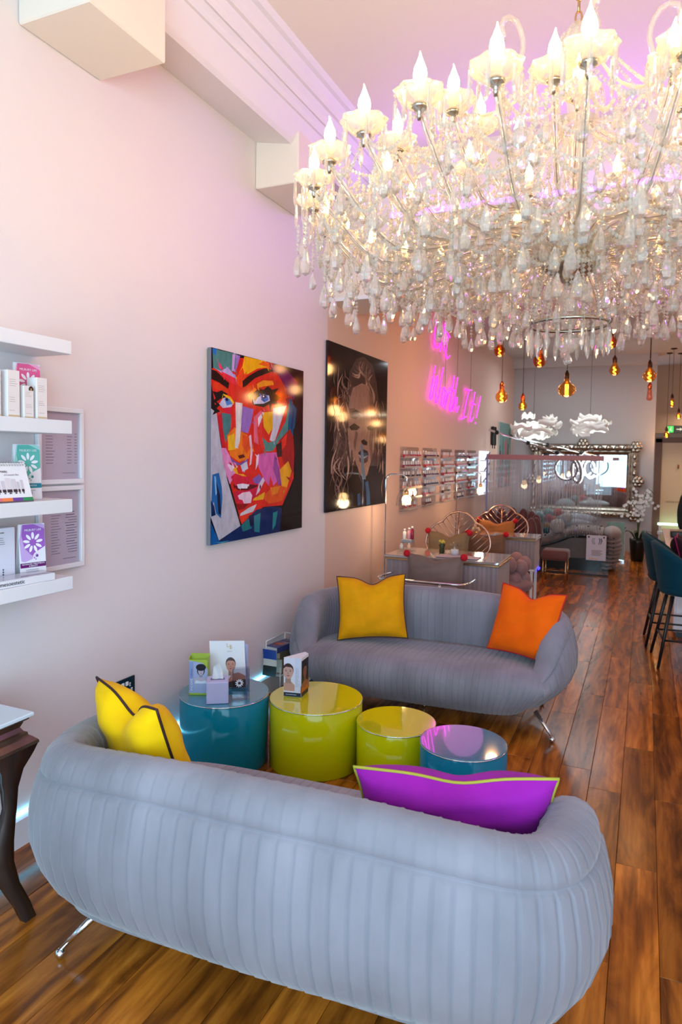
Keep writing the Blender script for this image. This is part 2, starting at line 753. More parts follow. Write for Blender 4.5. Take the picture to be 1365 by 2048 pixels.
wl = struct('wall_left', MB().bb((-0.2, YF, -0.1), (0, 4.8, 3.9)), WALL)
MB().bb((-0.2, 4.8, -0.1), (0, 12.9, 3.9)).build('warm_shade_section', M('warm_shade_tint', (230, 197, 184), 0.55, bump=(60, 0.02)), wl)  # darker, warmer light past the beam put into the wall colour
struct('wall_right', MB().bb((XR, YF, -0.1), (XR + 0.2, YB, 3.9)), WALL)
wf = MB()
wf.bb((-0.2, YF - 0.2, -0.1), (0.5, YF, 3.9)).bb((4.95, YF - 0.2, -0.1), (XR + 0.2, YF, 3.9))
wf.bb((0.5, YF - 0.2, -0.1), (4.95, YF, 0.28)).bb((0.5, YF - 0.2, 2.85), (4.95, YF, 3.9))
struct('wall_front', wf, WALL)
win = struct('window_1', MB().bb((0.5, YF - 0.12, 0.28), (4.95, YF - 0.11, 2.85)), PARTGLASS)
fr = MB()
for x in (0.5, 1.96, 3.42, 4.89):
    fr.bb((x, YF - 0.16, 0.28), (x + 0.06, YF - 0.06, 2.85))
fr.bb((0.5, YF - 0.16, 0.28), (4.95, YF - 0.06, 0.34)).bb((0.5, YF - 0.16, 2.79), (4.95, YF - 0.06, 2.85))
fr.build('window_frame', M('window_frame_grey', (70, 72, 76), 0.4), win)
struct('wall_back', MB().bb((-0.2, 12.9, -0.1), (2.40, 13.1, 3.9)), GREYW)
struct('wall_end', MB().bb((2.0, YB, -0.1), (XR + 0.2, YB + 0.2, 3.9)), M('corridor_paint', (206, 178, 150), 0.6))
cl = struct('ceiling', MB().bb((-0.2, YF - 0.2, H1), (XR + 0.2, 5.3, H1 + 0.15)), CEIL)
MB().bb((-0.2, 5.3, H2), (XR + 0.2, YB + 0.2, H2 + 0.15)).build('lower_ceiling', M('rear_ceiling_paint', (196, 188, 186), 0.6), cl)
bm_ = struct('trim_1', MB().bb((0, 4.8, 2.772), (XR, 5.3, H1 + 0.1)), CEIL)
MB().bb((0, 4.79, 2.772), (XR, 4.80, 2.80)).build('beam_lip', WHITE, bm_)
# back wall band under the ceiling
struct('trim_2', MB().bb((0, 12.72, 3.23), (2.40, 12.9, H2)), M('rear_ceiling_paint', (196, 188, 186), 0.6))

# stepped plaster cornice along the left wall
prof = [(0, 3.52), (0.25, 3.47), (0.27, 3.49), (0.33, 3.60), (0.345, 3.60), (0.355, 3.625), (0.37, 3.645), (0.385, 3.64), (0.395, 3.67),
        (0.415, 3.70), (0.435, 3.70), (0.445, 3.735), (0.47, 3.765), (0.495, 3.77), (0.51, 3.80), (0, 3.80)]
struct('trim_3', MB().prism([(x, YF, z) for x, z in prof], (0, 4.8 - YF, 0)), M('plaster_white', (238, 230, 228), 0.55, bump=(30, 0.05)))
b1 = MB().bb((0, 1.97, 3.24), (0.36, 2.405, 3.62), r=0.006)
struct('trim_4', b1, CEIL)
b2 = MB().bb((0, 3.72, 3.24), (0.30, 4.25, 3.62), r=0.006)
struct('trim_5', b2, CEIL)

# baseboard with light strip
struct('baseboard_left', MB().bb((0, YF, 0), (0.02, 12.9, 0.112)).prism([(0.0, YF, 0.112), (0.02, YF, 0.112), (0.008, YF, 0.126), (0, YF, 0.126)], (0, 12.9 - YF, 0)), WHITE)
LED = M('cool_led', (190, 240, 255), 0.5, emis=(110, 214, 255), es=8.0)
led = MB().bb((0.001, YF, 0.127), (0.012, 11.9, 0.139)).build('light_strip', LED)
tag(led, 'thin cool white light strip glowing along the top of the left baseboard', 'light strip')
VIO = M('violet_led', (150, 90, 255), 0.5, emis=(150, 62, 255), es=18.0)
vs_ = thing('violet_light_strip', 'violet light strip on the ceiling beam behind the chandelier', 'light strip', (2.6, 4.78, 3.35))
MB().bb((-2.1, -0.005, -0.02), (2.1, 0.018, 0.02)).build('channel', WHITE, vs_)
MB().bb((-2.08, -0.024, -0.014), (2.08, -0.006, 0.014)).build('diffuser', VIO, vs_)
area_light('violet_strip_light', (2.6, 4.74, 3.35), (0, -1, 0.05), 4.1, 0.04, 14, (0.54, 0.22, 1.0))

# double wall socket
so = thing('wall_socket', 'dark glossy double wall socket above the yellow cushion by the sofa', 'socket', (0.0, 2.54, 0.462))
MB().rbox((0.005, 0, 0), (0.010, 0.150, 0.088), 0.003).build('plate', M('socket_plate', (14, 44, 58), 0.12, 0.3), so)
for sy in (-0.014, 0.014):
    MB().rbox((0.0125, sy, 0.018), (0.007, 0.018, 0.020), 0.002).build('switch', WHITE, so)
for sy in (-0.038, 0.038):
    for dy, dz, a, b in ((0, 0.008, 0.008, 0.019), (-0.011, -0.018, 0.013, 0.014), (0.011, -0.018, 0.013, 0.014)):
        MB().rbox((0.0105, sy + dy, dz), (0.003, a, b), 0.001).box((0.0122, sy + dy, dz), (0.001, a * 0.4, b * 0.4), m=1).build('pin_hole', [WHITE, INK], so)

# ------------------------------------------------------------------ sofas
VELVET = M('velvet_grey', (133, 127, 135), 0.66, sheen=0.3, spec=0.25, noise=(5.0, 0.22, (1.0, 1.0, 0.3)), bump=(90, 0.10))
VELVET_IN = VELVET


def make_sofa(label):
    t = thing('sofa', label, 'sofa')
    ctrl = [(-0.77, 0.36), (-0.865, 0.24), (-0.925, 0.02), (-0.90, -0.20), (-0.79, -0.345), (-0.56, -0.405), (0, -0.43),
            (0.56, -0.405), (0.79, -0.345), (0.90, -0.20), (0.925, 0.02), (0.865, 0.24), (0.77, 0.36)]
    NP, SEG = 62, 9
    n = NP * SEG + 1
    path = spline([(x * 0.98, y, 0) for x, y in ctrl], n)
    prof = [(-0.26, 0.100), (-0.205, 0.104), (-0.155, 0.122), (-0.098, 0.165), (-0.050, 0.225), (-0.016, 0.30), (0.004, 0.39), (0.004, 0.48), (-0.008, 0.55),
            (-0.020, 0.600), (-0.030, 0.614), (-0.038, 0.620), (-0.030, 0.627), (-0.034, 0.650), (-0.045, 0.676), (-0.064, 0.698), (-0.095, 0.712), (-0.128, 0.712), (-0.160, 0.695),
            (-0.182, 0.660), (-0.192, 0.600), (-0.190, 0.50), (-0.176, 0.40), (-0.17, 0.34), (-0.165, 0.24)]
    rows_ = []
    for i, p in enumerate(path):
        a, b = path[max(i - 1, 0)], path[min(i + 1, n - 1)]
        tg = (b - a).normalized()
        nr = Vector((-tg.y, tg.x, 0))
        if nr.dot(Vector((p.x, p.y - 0.3, 0))) < 0:
            nr = -nr
        s = i / (n - 1)
        e = min(s, 1 - s) * 2
        Ht = 0.36 + 0.30 * smooth01(0.0, 0.24, e) ** 0.7 + 0.052 * smooth01(0.35, 0.9, e)
        thick = 0.85 + 0.15 * smooth01(0.0, 0.25, e)
        under = 1.0 + 0.45 * (1 - smooth01(0.30, 0.62, e))
        ph = (i % SEG) / SEG
        groove = -0.0105 * max(0.0, 1 - ph * SEG) + 0.0035 * (1 - ph)
        row = []
        for k, (o_, z) in enumerate(prof):
            zz = z if z < 0.25 else 0.25 + (z - 0.25) * (Ht - 0.25) / 0.462
            amp = smooth01(0.1, 0.2, z) if k < 19 else 0.5
            if 12 < k < 19:
                amp = 0.55
            if 10 <= k <= 12:
                amp = 0.2
            oo = (o_ * under if k < 6 else (o_ * thick if o_ < -0.03 else o_)) + groove * amp
            q = p + nr * oo
            row.append((q.x, q.y, zz))
        rows_.append(row)
    mb = MB().grid(rows_)
    # closed arm tips
    for rw in (rows_[0], rows_[-1]):
        mb.add(rw, [tuple(range(len(rw)))])
    mb.build('tub_shell', VELVET, t, fix=True)
    # piping line under the rolled rim
    pp = []
    for i in range(n // 10, n - n // 10, 3):
        r_ = rows_[i][11]
        pp.append(r_)
    MB().tube(pp, 0.0035, 6).build('seam_piping', VELVET, t)
    # seat: rounded pleated bench filling the tub
    rows2 = []
    NX = 44 * 8
    sec = [(-0.30, 0.14), (-0.20, 0.105), (0.0, 0.10), (0.20, 0.10), (0.30, 0.115), (0.37, 0.15), (0.415, 0.205), (0.432, 0.265), (0.425, 0.32), (0.395, 0.362),
           (0.345, 0.388), (0.27, 0.400), (0.15, 0.395), (0.0, 0.38), (-0.15, 0.365), (-0.26, 0.36), (-0.30, 0.30)]
    for i in range(NX + 1):
        u = -1 + 2 * i / NX
        x0 = 0.80 * u
        e = max(0.0, 1 - abs(u) ** 5.0) ** 0.5
        ph = (i % 8) / 8
        g = -0.0045 * max(0.0, 1 - ph * 8)
        row = []
        for (y, z) in sec:
            yy = y if y < 0.1 else 0.1 + (y - 0.1) * (0.60 + 0.40 * e)
            zz = 0.25 + (z - 0.25) * (0.62 + 0.38 * e)
            dy = y - 0.1
            if y > 0.1 or z > 0.34:
                l = math.hypot(max(dy, 0), z - 0.25)
                if l > 0.02:
                    yy += g * max(dy, 0) / l
                    zz += g * (z - 0.25) / l
            x = x0 * (1 - 0.20 * (1 - smooth01(0.10, 0.34, z)) * u * u)
            row.append((x, yy, zz))
        rows2.append(row)
    sb = MB().grid(rows2, closev=True)
    for rw in (rows2[0], rows2[-1]):
        sb.add(rw, [tuple(range(len(rw)))])
    sb.build('seat', VELVET, t, fix=True)
    for (lx, ly, tx, ty) in ((-0.80, 0.27, -0.70, 0.20), (0.80, 0.27, 0.70, 0.20), (-0.70, -0.31, -0.60, -0.22), (0.70, -0.31, 0.60, -0.22), (0.0, 0.03, 0.0, 0.03)):
        lg = MB().tube([(lx, ly, 0.030), (tx, ty, 0.14)], [0.0075, 0.014], 12).build('leg', CHROME, t)
        MB().ball((lx, ly, 0.0165), 0.0165, 14, 10).build('ball_foot', CHROME, lg)
    return t


sofa1 = make_sofa('pale blue-grey velvet tub sofa seen from behind in the foreground')
sofa1.location = (1.318, 1.89, 0)
sofa1.rotation_euler = (0, 0, R(3.0))
sofa2 = dup(sofa1, (1.03, 4.17, 0), R(183.0), 'mauve-grey velvet tub sofa facing the round tables, mustard and orange cushions on it')
sofa1['group'] = sofa2['group'] = 'pleated velvet sofas'


def make_cushion(name, label, w, h, thick, col, pipe, chop=0.0, bend=0.0, ears=0.06, seed=0):
    t = thing(name, label, 'cushion')
    rn = random.Random(seed)
    N = 22
    vel = M('cushion_velvet_%02x%02x%02x' % col, col, 0.75, sheen=0.04, spec=0.12, noise=(9, 0.10), bump=(7, 0.5))
    pm = M('piping_%02x%02x%02x' % pipe, pipe, 0.6)

    def pos(u, v):
        x = w / 2 * u * (1 - ears * (1 - v * v) * abs(u) ** 2 * 1.3)
        y = h / 2 * v * (1 - ears * (1 - u * u) * abs(v) ** 2 * 1.3)
        if v > 0:
            y -= chop * h * math.exp(-((u - 0.05) / 0.33) ** 2) * v ** 1.5
        return x, y

    def th(u, v):
        f = max(0, (1 - u ** 4)) ** 0.55 * max(0, (1 - v ** 4)) ** 0.55
        wr = 1 + 0.05 * math.sin(7 * u + 3 * v + seed) + 0.04 * math.sin(11 * v - 4 * u)
        d = 1 - 0.16 * (chop > 0) * math.exp(-((u - 0.05) / 0.2) ** 2) * smooth01(-0.1, 1, v)
        return thick / 2 * f * wr * d
    mb = MB()
    for sg in (1, -1):
        rows_ = []
        for i in range(N + 1):
            v = -1 + 2 * i / N
            r_ = []
            for j in range(N + 1):
                u = -1 + 2 * j / N
                x, y = pos(u, v)
                z = sg * th(u, v) + bend * (u * u) * -1
                r_.append((x, z, y))
            rows_.append(r_ if sg < 0 else r_[::-1])
        mb.grid(rows_)
    mb.build('cover', vel, t)
    edge = []
    K = 20
    for k in range(4 * K):
        q, s = k // K, -1 + 2 * (k % K) / K
        u, v = [(s, -1), (1, s), (-s, 1), (-1, -s)][q]
        x, y = pos(u, v)
        edge.append((x, bend * (u * u) * -1, y))
    MB().tube(edge, 0.0048, 6, closed=True).build('piping', pm, t)
    return t


def place(o, loc, ax, ay, az):
    """rotate by degrees about x, y, z"""
    o.location = loc
    o.rotation_euler = (R(ax), R(ay), R(az))


# local x = width, y = thickness (front towards -y), z = height
c = make_cushion('scatter_cushion', 'bright yellow velvet cushion with dark piping leaning in the left corner of the near sofa', 0.46, 0.46, 0.17, (250, 190, 8), (52, 24, 22), chop=0.15, seed=1)
place(c, (0.75, 1.815, 0.585), 19, -2, -24)
c = make_cushion('scatter_cushion', 'long purple velvet cushion with olive piping on the right of the near sofa', 0.57, 0.31, 0.15, (160, 32, 158), (176, 164, 50), chop=0.08, seed=2)
place(c, (1.80, 1.90, 0.568), 20, -2, 14)
c = make_cushion('scatter_cushion', 'mustard velvet cushion with dark brown piping on the far sofa', 0.46, 0.42, 0.15, (232, 156, 6), (60, 30, 16), chop=0.12, seed=3)
place(c, (0.65, 4.165, 0.605), -19, -4, 18)
c = make_cushion('scatter_cushion', 'orange velvet cushion with red piping on the far sofa', 0.43, 0.42, 0.15, (255, 100, 6), (190, 20, 20), chop=0.12, seed=4)
place(c, (1.64, 4.205, 0.605), -20, 2, -21)

# ------------------------------------------------------------------ drum tables


def drum(name, label, x, y, r, h, col, seed):
    t = thing(name, label, 'table', (x, y, 0), group='round drum tables')
    lac = M('lacquer_%02x%02x%02x' % col, col, 0.10, spec=0.28)
    MB().lathe([(r - 0.004, 0), (r, 0.004), (r, h - 0.010), (r - 0.004, h - 0.006)], 64).build('drum_body', lac, t)
    MB().lathe([(r - 0.002, h - 0.0055), (r + 0.001, h - 0.0045), (r + 0.001, h - 0.001), (r - 0.002, h)], 64).build('glass_top', M('back_painted_%02x%02x%02x' % col, col, 0.02, coat=1.0, spec=0.9), t)
    MB().tube([(r * math.cos(2 * PI * k / 64) * 1.0, r * math.sin(2 * PI * k / 64), h - 0.006) for k in range(64)], 0.0028, 6, closed=True).build('chrome_rim', CHROME, t)
    return t


drum('drum_table', 'tall teal drum table against the wall with leaflets on it', 0.300, 2.965, 0.230, 0.36, (5, 128, 152), 1)
drum('drum_table', 'tall lime green drum table with a brochure on it, second from the wall', 0.741, 3.155, 0.242, 0.34, (208, 202, 6), 2)
drum('drum_table', 'shorter lime green drum table with an empty top, third from the wall', 1.184, 3.156, 0.1955, 0.29, (208, 204, 6), 3)
drum('drum_table', 'lowest teal blue drum table with an empty top, furthest from the wall', 1.558, 3.009, 0.196, 0.31, (12, 122, 156), 4)

# ------------------------------------------------------------------ chandelier
CRY = crystal_mat('cut_crystal', (1.0, 0.975, 0.92), 0.52, 0.15)
CRYB = crystal_mat('crystal_beads', (1.0, 0.97, 0.905), 0.66, 0.40)
CRYT = crystal_mat('crystal_arm', (1.0, 0.968, 0.90), 0.66, 0.24)
BULB = M('candle_bulb_glow', (255, 220, 170), 0.4, emis=(255, 206, 128), es=72.0)
CANDLE = M('candle_sleeve', (250, 240, 226), 0.45, emis=(255, 206, 150), es=0.35)
ch = thing('chandelier', 'huge multi-arm crystal chandelier with glowing candle bulbs', 'chandelier', (2.02, 2.40, 0))
CX = ch.location.copy()

drop_bm = MB().lathe([(0.0, 0.0), (0.0045, -0.006), (0.0125, -0.032), (0.0155, -0.050), (0.011, -0.064), (0.0, -0.071)], 7, smooth=False)
drop_bm.lathe([(0.0, 0.014), (0.0055, 0.007), (0.0, 0.0)], 6, smooth=False)
spear_bm = MB().lathe([(0.0, 0.0), (0.0045, -0.008), (0.0065, -0.055), (0.0055, -0.072), (0.0, -0.088)], 6, smooth=False)
spear_bm.lathe([(0.0, 0.012), (0.005, 0.006), (0.0, 0.0)], 6, smooth=False)
bead_v = [(0, 0, 0.006), (0.0056, 0, 0), (0.0028, 0.0049, 0), (-0.0028, 0.0049, 0), (-0.0056, 0, 0), (-0.0028, -0.0049, 0), (0.0028, -0.0049, 0), (0, 0, -0.006)]
bead_f = [(0, 1, 2), (0, 2, 3), (0, 3, 4), (0, 4, 5), (0, 5, 6), (0, 6, 1), (7, 2, 1), (7, 3, 2), (7, 4, 3), (7, 5, 4), (7, 6, 5), (7, 1, 6)]
beads = MB()
far_drops = MB()


def bead(p, s=1.0):
    beads.add([(p[0] + v[0] * s, p[1] + v[1] * s, p[2] + v[2] * s) for v in bead_v], bead_f)


def bead_line(a, b, sag, step=0.0105, s=1.15):
    a, b = Vector(a), Vector(b)
    L = (b - a).length * (1 + 2.0 * (sag / max((b - a).length, 0.01)) ** 2)
    k = max(2, int(L / step))
    for i in range(k + 1):
        t = i / k
        p = a.lerp(b, t)
        p.z -= sag * 4 * t * (1 - t)
        bead(p, s * random.uniform(0.85, 1.15))


def pol(r, a, z):
    return (r * math.cos(a), r * math.sin(a), z)


# prototypes of the arm and its fittings (local: arm along +x)
def arm_parts(r, z_tip, hub_z, dip, wave, prisms, name_suffix=''):
    zb = z_tip - 0.115
    ctrl = [(0.09, 0, hub_z), (r * 0.33, 0, hub_z + wave), (r * 0.55, 0, hub_z - dip * 0.6), (r * 0.76, 0, hub_z - dip), (r * 0.94, 0, zb - 0.075), (r, 0, zb - 0.012)]
    p = spline(ctrl, 18)
    mb = MB().tube(p, [0.0085] * 17 + [0.006], 7, m=0)
    mb.tube(p, 0.0016, 4, m=1)
    arm = mb.build('arm', [CRYT, M('arm_wire', (120, 110, 96), 0.4, 0.5)], None)
    bob = MB().lathe([(0.010, zb - 0.004), (0.028, zb - 0.006), (0.048, zb + 0.008), (0.060, zb + 0.026), (0.056, zb + 0.028), (0.044, zb + 0.012), (0.026, zb)], 32, (r, 0, 0), scallop=(8, 0.07), closed=True).build('bobeche', CRYT)
    cup = MB().lathe([(0.004, zb - 0.040), (0.007, zb - 0.030), (0.006, zb - 0.020), (0.019, zb - 0.014), (0.021, zb - 0.008), (0.012, zb - 0.003)], 14, (r, 0, 0)).build('drip_cup', SILVER)
    can = MB().lathe([(0.0125, zb), (0.0125, zb + 0.040), (0.011, zb + 0.042)], 12, (r, 0, 0)).build('candle', CANDLE)
    z0 = zb + 0.042
    bl = MB().lathe([(0.008, z0), (0.0135, z0 + 0.008), (0.0165, z0 + 0.021), (0.0145, z0 + 0.036), (0.0085, z0 + 0.050), (0.0040, z0 + 0.062)], 12, (r, 0, 0))
    bl.tube([(r, 0, z0 + 0.061), (r + 0.001, 0.0005, z0 + 0.068), (r + 0.003, 0.001, z0 + 0.074)], [0.0040, 0.0022, 0.0006], 8)
    bl = bl.build('bulb', BULB)
    prs = []
    for k in range(prisms):
        a = 2 * PI * k / prisms
        prs.append((r + 0.058 * math.cos(a), 0.058 * math.sin(a), zb + 0.014))
    return arm, [bob, cup, can, bl], prs


spear = spear_bm.build('prism', CRY)
dropm = drop_bm.build('drop', CRY)
CANDLE_TIPS = []


def ring(n, r, z_tip, hub_z, dip, wave, prisms, phase):
    arm, subs, prs = arm_parts(r, z_tip, hub_z, dip, wave, prisms)
    for k in range(n):
        a = phase + 2 * PI * k / n
        A = arm if k == 0 else arm.copy()
        if k:
            COL.objects.link(A)
        A.parent = ch
        A.rotation_euler = (0, 0, a)
        for s in subs:
            c_ = s if k == 0 else s.copy()
            if k:
                COL.objects.link(c_)
            c_.parent = A
        for q in prs:
            link_copy(spear, A, q, (0, 0, random.uniform(0, 1)))


PH = R(-95.4)
N1, R1, ZT1 = 28, 0.857, 2.55
N2, R2, ZT2 = 14, 0.615, 2.65
ring(N1, R1, ZT1, 2.27, 0.05, 0.02, 6, PH)
ring(N2, R2, ZT2, 2.36, 0.03, 0.03, 6, PH + R(6.4))
ring(7, 0.36, 2.72, 2.45, 0.0, 0.03, 0, PH + R(12))

# column, hub, chain
MB().lathe([(0.010, 3.02), (0.030, 3.0), (0.045, 2.975), (0.018, 2.94), (0.026, 2.90), (0.034, 2.80), (0.024, 2.72), (0.050, 2.69), (0.075, 2.70), (0.050, 2.67), (0.026, 2.64), (0.034, 2.54),
            (0.030, 2.46), (0.055, 2.43), (0.030, 2.40), (0.030, 2.34)], 16).build('glass_column', CRYT, ch)
MB().lathe([(0.03, 2.36), (0.095, 2.345), (0.105, 2.33), (0.088, 2.30), (0.080, 2.27), (0.098, 2.25), (0.085, 2.225), (0.050, 2.20), (0.02, 2.18)], 24).build('hub', SILVER, ch)
MB().lathe([(0.02, 2.18), (0.05, 2.14), (0.022, 2.10), (0.035, 2.07), (0.02, 2.04), (0.010, 2.03)], 14).build('lower_stem', CRYT, ch)
MB().lathe([(0.128, 2.052), (0.134, 2.046), (0.128, 2.040), (0.122, 2.046), (0.128, 2.052)], 28, closed=True).build('basket_ring', SILVER, ch)
MB().ball((0, 0, 1.985), (0.034, 0.034, 0.036), 10, 7, smooth=False).build('finial_ball', CRY, ch)
lk = MB()
for k in range(22):
    z = 3.03 + k * 0.036
    a = k % 2 * PI / 2
    lk.tube([(0.010 * math.cos(t) * math.cos(a), 0.010 * math.cos(t) * math.sin(a), z + 0.021 * math.sin(t)) for t in [2 * PI * i / 10 for i in range(10)]], 0.0034, 5, closed=True)
lk.build('chain', BRASS, ch)
MB().lathe([(0.02, 3.735), (0.07, 3.75), (0.085, 3.785), (0.085, 3.80)], 24).build('ceiling_rose', SILVER, ch)
for k in range(22):
    a = 2 * PI * k / 22
    link_copy(spear, ch, pol(0.128, a, 2.030), (0, 0, a)).scale = (1.15, 1.15, 1.0)
# curled glass crooks on the upper column
for k in range(7):
    a = PH + R(20) + 2 * PI * k / 7
    p = spline([pol(0.03, a, 2.70), pol(0.16, a, 2.66), pol(0.25, a, 2.76), pol(0.235, a, 2.88), pol(0.275, a, 2.94), pol(0.325, a, 2.915), pol(0.315, a, 2.875)], 22)
    MB().tube(p, 0.008, 7).build('crook', CRYT, ch)
    link_copy(dropm, ch, pol(0.315, a, 2.855))

# bead garlands
for k in range(N1):
    a0, a1 = PH + 2 * PI * k / N1, PH + 2 * PI * (k + 1) / N1
    bead_line(pol(R1, a0, ZT1 - 0.12), pol(R1, a1, ZT1 - 0.12), 0.07)
    bead_line(pol(R1 * 0.80, a0, 2.24), pol(R1 * 0.80, a1, 2.24), 0.05)
    bead_line(pol(R1 - 0.03, a0, ZT1 - 0.125), pol(0.42, a0 + R(3), 2.29), 0.10)
    bead_line(pol(R1 - 0.05, a0, ZT1 - 0.13), pol(0.62, a0 + R(6.4), 2.46), 0.04)
    bead_line(pol(0.62, a0, 2.25), pol(0.12, a0, 2.33), 0.08)
    bead_line(pol(0.60, a0, 2.24), pol(0.62, a1, 2.24), 0.04)
for k in range(N2):
    a0, a1 = PH + R(6.4) + 2 * PI * k / N2, PH + R(6.4) + 2 * PI * (k + 1) / N2
    bead_line(pol(R2, a0, ZT2 - 0.12), pol(R2, a1, ZT2 - 0.12), 0.08)
    bead_line(pol(R2 - 0.02, a0, ZT2 - 0.12), pol(0.05, a0, 2.97), 0.09)
    bead_line(pol(R2 - 0.05, a0, ZT2 - 0.13), pol(0.06, a0 + R(8), 2.68), 0.10)
    bead_line(pol(0.45, a0, 2.40), pol(0.45, a1, 2.40), 0.07)
    bead_line(pol(0.33, a0, 2.30), pol(0.33, a1, 2.30), 0.06)
    bead_line(pol(0.13, a0, 2.046), pol(0.09, a0, 2.24), -0.01)

for r_, z_, n_k, sg_ in ((0.30, 2.36, 14, 0.06), (0.40, 2.31, 20, 0.06), (0.50, 2.33, 24, 0.07), (0.60, 2.37, N1, 0.06), (0.70, 2.33, N1, 0.06), (0.76, 2.40, N1, 0.07), (0.84, 2.30, N1, 0.06), (0.54, 2.20, N1, 0.04), (0.38, 2.20, 20, 0.05), (0.24, 2.24, 14, 0.05)):
    for k in range(n_k):
        a0, a1 = PH + 2 * PI * (k + 0.5) / n_k, PH + 2 * PI * (k + 1.5) / n_k
        bead_line(pol(r_, a0, z_), pol(r_, a1, z_), sg_)

# hanging strings that end in a pear drop
spots = []
LAY = [(0.885, N1, 2.20, 0.5), (0.82, N1, 2.155, 0.0), (0.75, N1, 2.145, 0.5), (0.67, N1, 2.125, 0.0), (0.59, N1, 2.135, 0.5), (0.51, N1, 2.12, 0.0),
       (0.43, 24, 2.13, 0.5), (0.35, 20, 2.115, 0.0), (0.26, 16, 2.105, 0.5), (0.19, 12, 2.10, 0.0)]
for r, n, z, ph in LAY:
    for k in range(n):
        a = PH + 2 * PI * (k + ph) / n + random.uniform(-0.03, 0.03)
        rr = r + random.uniform(-0.02, 0.02)
        spots.append((rr, a, z + random.choice((-0.025, 0.0, 0.0, 0.02, 0.045))))
for r, n, z, ph in [(0.86, N1, 2.33, 0.5), (0.78, N1, 2.36, 0.0), (0.66, N1, 2.20, 0.8), (0.55, N1, 2.22, 0.1), (0.72, N1, 2.40, 0.6), (0.44, 20, 2.24, 0.4), (0.34, 16, 2.22, 0.0), (0.22, 12, 2.20, 0.3), (0.56, N1, 2.40, 0.9), (0.80, N1, 2.30, 0.5), (0.70, N1, 2.28, 0.3), (0.60, N1, 2.29, 0.7), (0.50, N1, 2.35, 0.2), (0.40, 20, 2.38, 0.5), (0.55, 14, 2.47, 0.5), (0.30, 14, 2.40, 0.5), (0.46, 14, 2.52, 0.0)]:
    for k in range(n):
        a = PH + 2 * PI * (k + ph) / n + random.uniform(-0.05, 0.05)
        spots.append((r + random.uniform(-0.03, 0.03), a, z + random.uniform(-0.02, 0.02)))
nd = 0
for i, (r, a, z) in enumerate(spots):
    p = pol(r, a, z)
    topz = z + (0.09 if i < 236 else 0.04)
    bead_line((p[0], p[1], z + 0.02), (p[0], p[1], topz), 0.0, 0.0135)
    s = random.uniform(0.85, 1.15)
    if nd < 285:
        c_ = link_copy(dropm, ch, p, (0, 0, random.uniform(0, 6)))
        c_.scale = (s, s, s)
        nd += 1
    else:
        far_drops.add([(p[0] + v[0] * s, p[1] + v[1] * s, p[2] + v[2] * s) for v in drop_bm.v], drop_bm.f)
# hide nothing: the two prototypes become real pieces of the basket
spear.parent = ch
spear.location = pol(0.06, 0.4, 2.03)
dropm.parent = ch
dropm.location = (0, 0, 1.955)
dropm.scale = (1.0, 1.0, 0.6)
o = beads.build('bead_garlands', CRYB, ch)
o['kind'] = 'stuff'
o = far_drops.build('upper_drops', CRY, ch)
o['kind'] = 'stuff'


# ------------------------------------------------------------------ wall art
def homography(src):
    """maps a drawn quad (tl, tr, br, bl) to the unit square (u right, v up)"""
    dst = [(0, 1), (1, 1), (1, 0), (0, 0)]
    A = []
    for (x, y), (u, v) in zip(src, dst):
        A.append([x, y, 1, 0, 0, 0, -u * x, -u * y, u])
        A.append([0, 0, 0, x, y, 1, -v * x, -v * y, v])
    n = 8
    for i in range(n):
        p = max(range(i, n), key=lambda r_: abs(A[r_][i]))
        A[i], A[p] = A[p], A[i]
        for r_ in range(n):
            if r_ != i:
                f = A[r_][i] / A[i][i]
                A[r_] = [a - f * b for a, b in zip(A[r_], A[i])]
    h = [A[i][8] / A[i][i] for i in range(n)]

    def go(x, y):
        w = h[6] * x + h[7] * y + 1
        return (min(1, max(0, (h[0] * x + h[1] * y + h[2]) / w)), min(1, max(0, (h[3] * x + h[4] * y + h[5]) / w)))
    return go


class Canvas(Print):
    def __init__(self, fr, H, w, h):
        super().__init__(fr)
        self.H, self.w, self.h = H, w, h

    def mi(self, col):
        key = tuple(col)
        if key not in self.idx:
            self.idx[key] = len(self.mats)
            self.mats.append(M('paint_%02x%02x%02x' % tuple(int(c) for c in col), col, 0.08, spec=0.26, noise=(26, 0.16, (1, 1, 0.5)), coords='Object'))
        return self.idx[key]

    def z(self, flat, col):
        pts = []
        for i in range(0, len(flat), 2):
            u, v = self.H(flat[i], flat[i + 1])
            pts.append((u * self.w, v * self.h))
        return self.poly(pts, col)


